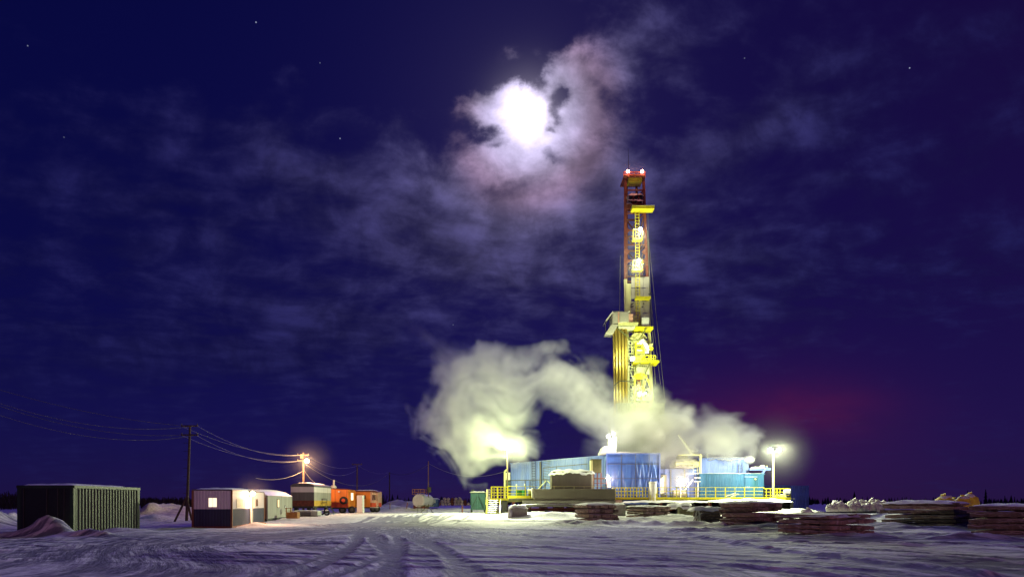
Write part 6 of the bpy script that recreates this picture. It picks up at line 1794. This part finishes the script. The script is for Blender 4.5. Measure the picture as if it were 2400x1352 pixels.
# racked drill pipes
k = 0
for row in range(2):
    n = 13 if row == 0 else 12
    for i in range(n):
        f = i / (n - 1)
        xt = X(1437 + 31 * f + row * 1.2, 90.6); xbm = X(1441.5 + 27.5 * f + row * 1.2, 90.6)
        yy = 90.5 + row * .5 + .12 * math.sin(i * 2.1)
        o = MB().tube((xbm, yy, 9.0), (xt, yy, Z(766 + (i % 3), 90.6)), .105, n=8).build('drill_pipe', M['drill_steel'])
        tag(o, 'long brown steel drill pipe racked upright at the left of the mast', 'drill pipe', 'drill pipes racked beside the mast')
MB()
pts = [P(1440, 903, 89.9), P(1450, 894, 89.9), P(1456, 892.5, 89.9), P(1470, 893.5, 89.9), P(1486, 894, 90.2)]
tag(MB().path(pts, .07, 6).build('tie_cable', M['black_steel']), 'black cable tied across the racked drill pipes', 'cable')

for k, (a, b, lab) in enumerate((((1520, 560), (1559, 945), 'outermost'), ((1517, 540), (1536, 900), 'inner'), ((1525, 700), (1548, 900), 'middle'), ((1518, 480), (1524, 770), 'upper near vertical'), ((1454, 600), (1452, 735), 'left hand'))):
    p, q = P(*a, 92), P(*b, 91)
    tag(MB().path([p, p.lerp(q, .5), q], .03 if k != 1 else .05, 5).build('guy_line', M['wire']), '%s thin guy line hanging beside the mast' % lab, 'cable', 'thin lines hanging beside the mast')
for k, px in enumerate((1521.5, 1524.5)):
    tag(MB().tube(P(px - 4, 560, 93.6), P(px + 2, 940, 93.6), .09, n=6).build('hoist_hose', M['black_steel']), '%s black hose hanging down the right edge of the mast' % ('left', 'right')[k], 'hose', 'black hoses on the mast')

# ---- dark blue containers behind the right end
for k, (pa, pb, lab) in enumerate(((1788, 1852, 'left dark blue container behind the yellow end railing'), (1853, 1896, 'right deep blue container standing alone against the night'))):
    Yx = 100 + 3 * (1 - k); z0 = gh(X(pa, Yx), Yx)
    t = thing('blue_container', lab, 'container', (X(pa, Yx), Yx, z0), 0, 'dark blue containers behind the deck end')
    zt2 = Z(1137 + k, Yx)
    MB().corr((X(pa, Yx), Yx), (X(pb, Yx), Yx), z0 - .2, zt2, .3, .05).build('front_wall', M['deep_blue'], t)
    MB().corr((X(pb, Yx), Yx), (X(pb, Yx), Yx + 2.4), z0 - .2, zt2, .3, .05).build('end_wall', M['deep_blue'], t)
    MB().box(X(pa, Yx) + .02, X(pb, Yx) - .02, Yx + .05, Yx + 2.4, z0 - .2, zt2 + .04).build('inner_shell', M['deep_blue'], t)

# ---- loose concrete block with snow
Yn = 68; z0 = gh(X(1215, Yn), Yn)
t = thing('concrete_block', 'cube of concrete with a thick snow cap in front of the stairs', 'block', (X(1215, Yn), Yn, z0), .15)
F = frame((X(1218, Yn), Yn, z0), .12)
MB(F).box(-.85, .75, 0, 1.4, -.2, .92, .03).build('body', M['concrete'], t, bevel=.05)
MB(F).snow(-.95, .78, -.08, 1.4, .9, .3, 9, nx=10, ny=6, jag=.16, drop=.22).build('snow_cap', M['snow'], t, smooth=True)
MB(F).ball((-.95, .1, .25), .25, .4, .5, j=.2, seed=4).build('snow_skirt', M['snow'], t, smooth=True)
Yn = 72; z0 = gh(X(1445, Yn), Yn)
t = thing('concrete_block', 'dark squat concrete block behind the first pink mat stack', 'block', (X(1452, Yn), Yn, z0), 0)
MB().box(X(1443, Yn), X(1467, Yn), Yn, Yn + 1.3, z0 - .3, Z(1181, Yn), .02).build('body', M['concrete'], t, bevel=.05)
MB().snow(X(1440, Yn), X(1465, Yn), Yn, Yn + 1.3, Z(1181, Yn), .18, 10, nx=8, ny=4).build('snow_cap', M['snow'], t, smooth=True)
Yn = 73; z0 = gh(X(1605, Yn), Yn)
t = thing('concrete_block', 'long dark block with pink-lit snow between the second stack and the log pile', 'block', (X(1605, Yn), Yn, z0), 0)
MB().box(X(1595, Yn), X(1626, Yn), Yn, Yn + 1.3, z0 - .3, Z(1184, Yn), .02).build('body', M['olive'], t, bevel=.05)
MB().snow(X(1566, Yn), X(1625, Yn), Yn - .1, Yn + 1.3, Z(1184, Yn), .3, 11, nx=14, ny=4, drop=.5).build('snow_cap', M['snow'], t, smooth=True)


# ================================================================== MAT STACKS
ORD = ['topmost', 'second', 'third', 'fourth', 'fifth', 'sixth', 'seventh', 'eighth']


def mat_proto(L, W, h, seed):
    """one slab of frozen road mat: plank rows in front and along the side on bearers, snow squeezed on top"""
    rr = random.Random(seed); parts = []
    n = max(3, round(W / .45))
    for i in range(n):
        y0 = W * i / n
        m = MB(); j = .025
        m.box(rr.uniform(-.22, .05), L + rr.uniform(-.05, .22), y0 + .015 + rr.uniform(-.05, .0) * (i == 0), y0 + W / n - .015, h * .16 + rr.uniform(-.02, .02), h * .84 + rr.uniform(-.04, .03), j, rr)
        parts.append(('timber', m, 'timber' if rr.random() < .7 else 'timber_dark'))
    for q in (.08, .46, .84):
        m = MB(); m.box(L * q + rr.uniform(-.1, .1), L * q + .28, -.06 + rr.uniform(0, .1), W + .05, 0, h * .18, .015, rr); parts.append(('bearer', m, 'timber_dark'))
    s = MB(); s.snow(-.05, L + .04, -.04, W + .04, h * .84, h * .2, seed, nx=int(L * 6), ny=int(W * 5), jag=.05, drop=h * .42); parts.append(('snow_crust', s, 'snow_dirty'))
    return parts


def stack(pl_, pc, pr_, Yc, al, n, h, desc, seed, top_snow=.25, base=None):
    al = R(al)
    W_MAX = 3.2
    p0_, p1_, p2_ = (pl_ - 1200) / 1600, (pc - 1200) / 1600, (pr_ - 1200) / 1600
    L = (p1_ - p0_) * Yc / (math.cos(al) + p0_ * math.sin(al)); W = min(3.9, (p2_ - p1_) * Yc / max(.2, math.sin(al) - p2_ * math.cos(al)))
    cx_, cy_ = X(pc, Yc), Yc
    z0 = (gh(cx_, cy_) if base is None else base) - .06
    # local x runs from the near corner to the left and away, local y to the right and away
    ux = Vector((-math.cos(al), math.sin(al), 0)); uy = Vector((math.sin(al), math.cos(al), 0))
    rr = random.Random(seed)
    protos = []
    for p in range(2):
        protos.append([(nm, mb, mm) for nm, mb, mm in mat_proto(L, W, h, seed * 7 + p)])
    meshes = []
    for pr2 in protos:
        ms = []
        for nm, mb, mm in pr2:
            me = bpy.data.meshes.new(nm)
            # mirror x because local x points left: keep faces outward
            me.from_pydata([(-v.x, v.y, v.z) for v in mb.v], [], [tuple(reversed(f)) for f in mb.f])
            me.materials.append(M[mm]); me.update(); ms.append((nm, me))
        meshes.append(ms)
    for i in range(n):
        lev = n - 1 - i
        off = Vector((rr.uniform(-.1, .1), rr.uniform(-.1, .1), 0)); yaw = rr.uniform(-.04, .04)
        o = bpy.data.objects.new('timber_mat', None); COL.objects.link(o)
        o.location = (cx_ + off.x, cy_ + off.y, z0 + lev * h)
        o.rotation_euler = (rr.uniform(-.02, .02), rr.uniform(-.03, .03), math.atan2(-ux.y, -ux.x) + yaw)
        tag(o, '%s frozen timber mat %s the %s' % (ORD[i], 'of' if i == 0 else 'down in', desc), 'timber mat', 'snowy timber mats stacked in the yard')
        for nm, me in meshes[lev % 2]:
            c = bpy.data.objects.new(nm, me); COL.objects.link(c); c.parent = o
    zt_ = z0 + n * h
    s = MB(Matrix.Translation((cx_, cy_, 0)) @ Matrix.Rotation(math.atan2(-ux.y, -ux.x), 4, 'Z'))
    s.snow(-L, .05, -.05, W, zt_ - .08, top_snow, seed, nx=int(L * 5) + 4, ny=int(W * 4) + 3, jag=.12, drop=.08)
    o = s.build('snow_layer', M['snow'], smooth=True)
    tag(o, 'lumpy snow lying on top of the %s' % desc, 'snow', 'snow lying on the mat stacks')


stack(1350, 1376, 1448, 60, 70, 4, .42, 'leftmost stack lit pink', 1, .2)
stack(1468, 1508, 1568, 67, 55, 4, .30, 'second stack from the left behind the drift', 2, .12)
stack(1688, 1762, 1834, 48.5, 60, 5, .37, 'tall stack right of the log pile', 4, .16)
stack(1824, 1936, 2036, 36.5, 60, 4, .28, 'low near stack with the pink lit flank', 5, .14)
stack(2072, 2232, 2270, 44.6, 60, 6, .275, 'wide dark stack under the yellow bags', 6, .22)
stack(2274, 2478, 2580, 35.8, 45, 5, .33, 'stack cut off by the right picture edge', 7, .2)
stack(1905, 2010, 2048, 50, 45, 2, .22, 'flat half buried stack behind the near one', 8, .12)

# log pile with leaning sticks
Yg = 58; z0 = gh(X(1660, Yg), Yg)
rr = random.Random(9)
kk = 0
for lev in range(4):
    for i in range(5 - lev // 2):
        o = thing('log', 'rough dark log, %s from the front in the %s layer of the log pile' % (('first', 'second', 'third', 'fourth', 'fifth')[i], ('bottom', 'second', 'third', 'top')[lev]), 'log', (X(1655, Yg), Yg, z0), 0, 'logs in the pile left of the tall stack')
        y_ = Yg + i * .34; z_ = z0 + .17 + lev * .29
        MB().tube((X(1640, Yg) + rr.uniform(-.3, .3), y_, z_), (X(1690, Yg) + rr.uniform(-.3, .3), y_ + rr.uniform(-.1, .1), z_ + rr.uniform(-.05, .05)), .16, .14, n=8).build('trunk', M['timber_dark'], o)
        MB().snow(X(1642, Yg), X(1688, Yg), y_ - .1, y_ + .1, z_ + .12, .05, kk, nx=6, ny=2, jag=.04, drop=.03).build('snow_strip', M['snow_dirty'], o); kk += 1
for k, (a, b) in enumerate((((1627, 1222), (1634, 1193)), ((1634, 1224), (1640, 1196)), ((1641, 1222), (1637, 1192)), ((1630, 1215), (1646, 1200)))):
    tag(MB().bar(P(*a, Yg - .3), P(*b, Yg), .1).build('leaning_board', M['frost_steel']), '%s pale board leaning on the left end of the log pile' % ORD[k].replace('topmost', 'first'), 'board', 'pale boards leaning on the log pile')
tag(MB().snow(X(1622, Yg), X(1694, Yg), Yg - .2, Yg + 1.6, z0 + 1.2, .3, 44, nx=16, ny=6, drop=.2).build('snow_layer', M['snow'], smooth=True), 'thick snow lying on top of the log pile', 'snow', 'snow lying on the mat stacks')
# black beam in front of the bags
tag(MB().bar(P(1918, 1201, 52), P(2050, 1199, 53), .3, .16).build('black_beam', M['black_steel']), 'long black beam lying in front of the row of white bags', 'beam')

# ---- bags on the right
bag((X(1893, 58), 58, gh(X(1893, 58), 58) - .1), 1.35, 1.2, 1.25, M['bag_white'], 'big brightly lit white bag, left one of the pair behind the near stack', 'bag', 'white bags behind the mat stacks', 1, name='bulk_bag')
bag((X(1922, 58), 58.3, gh(X(1922, 58), 58) - .1), 1.2, 1.2, 1.0, M['bag_white'], 'big brightly lit white bag, right one of the pair behind the near stack', 'bag', 'white bags behind the mat stacks', 2, name='bulk_bag')
names = ['first', 'second', 'third', 'fourth', 'fifth', 'sixth', 'seventh', 'eighth', 'ninth', 'tenth']
for i in range(10):
    px = 1945 + i * 13.5; Yb_ = 64
    bag((X(px, Yb_), Yb_ + .2 * (i % 2), Z(1202, Yb_)), .72 + .1 * (i % 3), .7, .78 + .12 * ((i * 7) % 3), M['bag_white'], '%s bag from the left in the front row of white bags' % names[i], 'bag', 'white bags behind the mat stacks', 10 + i, name='bulk_bag')
for i in range(7):
    px = 1995 + i * 12.5; Yb_ = 67
    bag((X(px, Yb_), Yb_ + .2 * (i % 2), Z(1187, Yb_)), .8, .7, .55 + .1 * ((i * 5) % 3), M['bag_white'], '%s bag from the left in the upper rear row of white bags' % names[i], 'bag', 'white bags behind the mat stacks', 30 + i, name='bulk_bag')
z0 = Z(1190, 70)
t = thing('capped_barrel', 'pale barrel with a snow cap at the left of the upper bag row', 'barrel', (X(1959, 70), 70, z0))
MB().tube((X(1959, 70), 70, z0), (X(1959, 70), 70, Z(1178, 70)), .33, n=14).build('shell', M['bag_pink'], t)
MB().ball((X(1959, 70), 70, Z(1177, 70)), .38, .38, .22, j=.1, seed=2).build('snow_cap', M['snow'], t, smooth=True)
bag((X(1972, 70), 70, Z(1186, 70)), .42, .4, .3, M['bag_yellow'], 'small yellow bag beside the snow capped barrel', 'bag', None, 50, name='bulk_bag', snow=False)
for (px, pyb, w, h, Y_, sd, lab) in ((2178, 1184, 26, 8, 49, 60, 'low yellow bag at the left end of the yellow bags'), (2213, 1189, 38, 27, 48, 61, 'largest yellow bag, standing upright on the wide stack'),
                                 (2236, 1188, 26, 20, 48.6, 62, 'brownish yellow bag squeezed beside the largest one'), (2256, 1189, 30, 26, 47.5, 63, 'yellow bag with much snow right of the brownish one'),
                                 (2276, 1188, 28, 30, 48.5, 64, 'tallest yellow bag, rightmost on the wide stack')):
    s_ = Y_ / 1600
    z_ = Z(pyb, Y_)
    bag((X(px, Y_), Y_, z_ - .25), w * s_ * 1.05, w * s_, h * s_ + .25, M['bag_yellow'], lab, 'bag', 'yellow bags behind the wide stack', sd, name='bulk_bag')
    MB()
tag(MB().snow(X(2165, 48), X(2290, 48), 46.4, 50, Z(1189, 48) - .25, .2, 66, nx=20, ny=6, drop=.1).build('snow_layer', M['snow_dirty'], smooth=True), 'snow covered top of the pallets beneath the yellow bags', 'snow', 'snow lying on the mat stacks')
t = thing('pallet_base', 'dark pallets hidden behind the wide stack carrying the yellow bags', 'pallet', (X(2230, 48), 47, 0))
MB().box(X(2170, 48), X(2288, 48), 46.8, 49.8, gh(X(2230, 48), 48) - .1, Z(1189, 48) - .3).build('pallet_block', M['timber_dark'], t)

# ---- lamp mast of the yard road, behind the camera: it throws the pink light on the near faces
xl, yl = 17.0, -46.0
t = thing('yard_lamp', 'yard road lamp pole with a reddish sodium lamp, behind the viewpoint', 'light pole', (xl, yl, 0))
MB().tube((xl, yl, -.2), (xl, yl, 9.0), .13, .09, n=12).build('mast', M['pole_wood'], t)
MB().bar((xl, yl, 8.9), (xl, yl + .9, 9.0), .08).build('lamp_arm', M['pole_wood'], t)
flood(t, (xl, yl + 1.0, 8.9), (0, .8, -.6), M['lamp_warm'], .3)
lamp((xl, yl + 1.7, 8.6), 38000, (1.0, .42, .58), t, .3)

# haze volumes added only to make a glow round the lamps
glow_haze(P(1813, 1056, 80.6), 5.5, .0055, 'added haze making a glow round the floodlight mast')
glow_haze(P(1497, 547, 90), 3.4, .014, 'added haze making a glow round the upper mast lamp')
glow_haze(P(1492, 620, 90), 3.8, .014, 'added haze making a glow round the lower mast lamp')
glow_haze(P(1426, 1120, 81), 2.2, .03, 'added haze making a glow round the hall corner lamp')
glow_haze(P(1486, 409, 91), 2.4, .02, 'added haze making a glow round the red warning lamps')
glow_haze(P(1592, 1127, 81.6), 3.2, .05, 'added haze making a glow round the lamp left of the engine house')
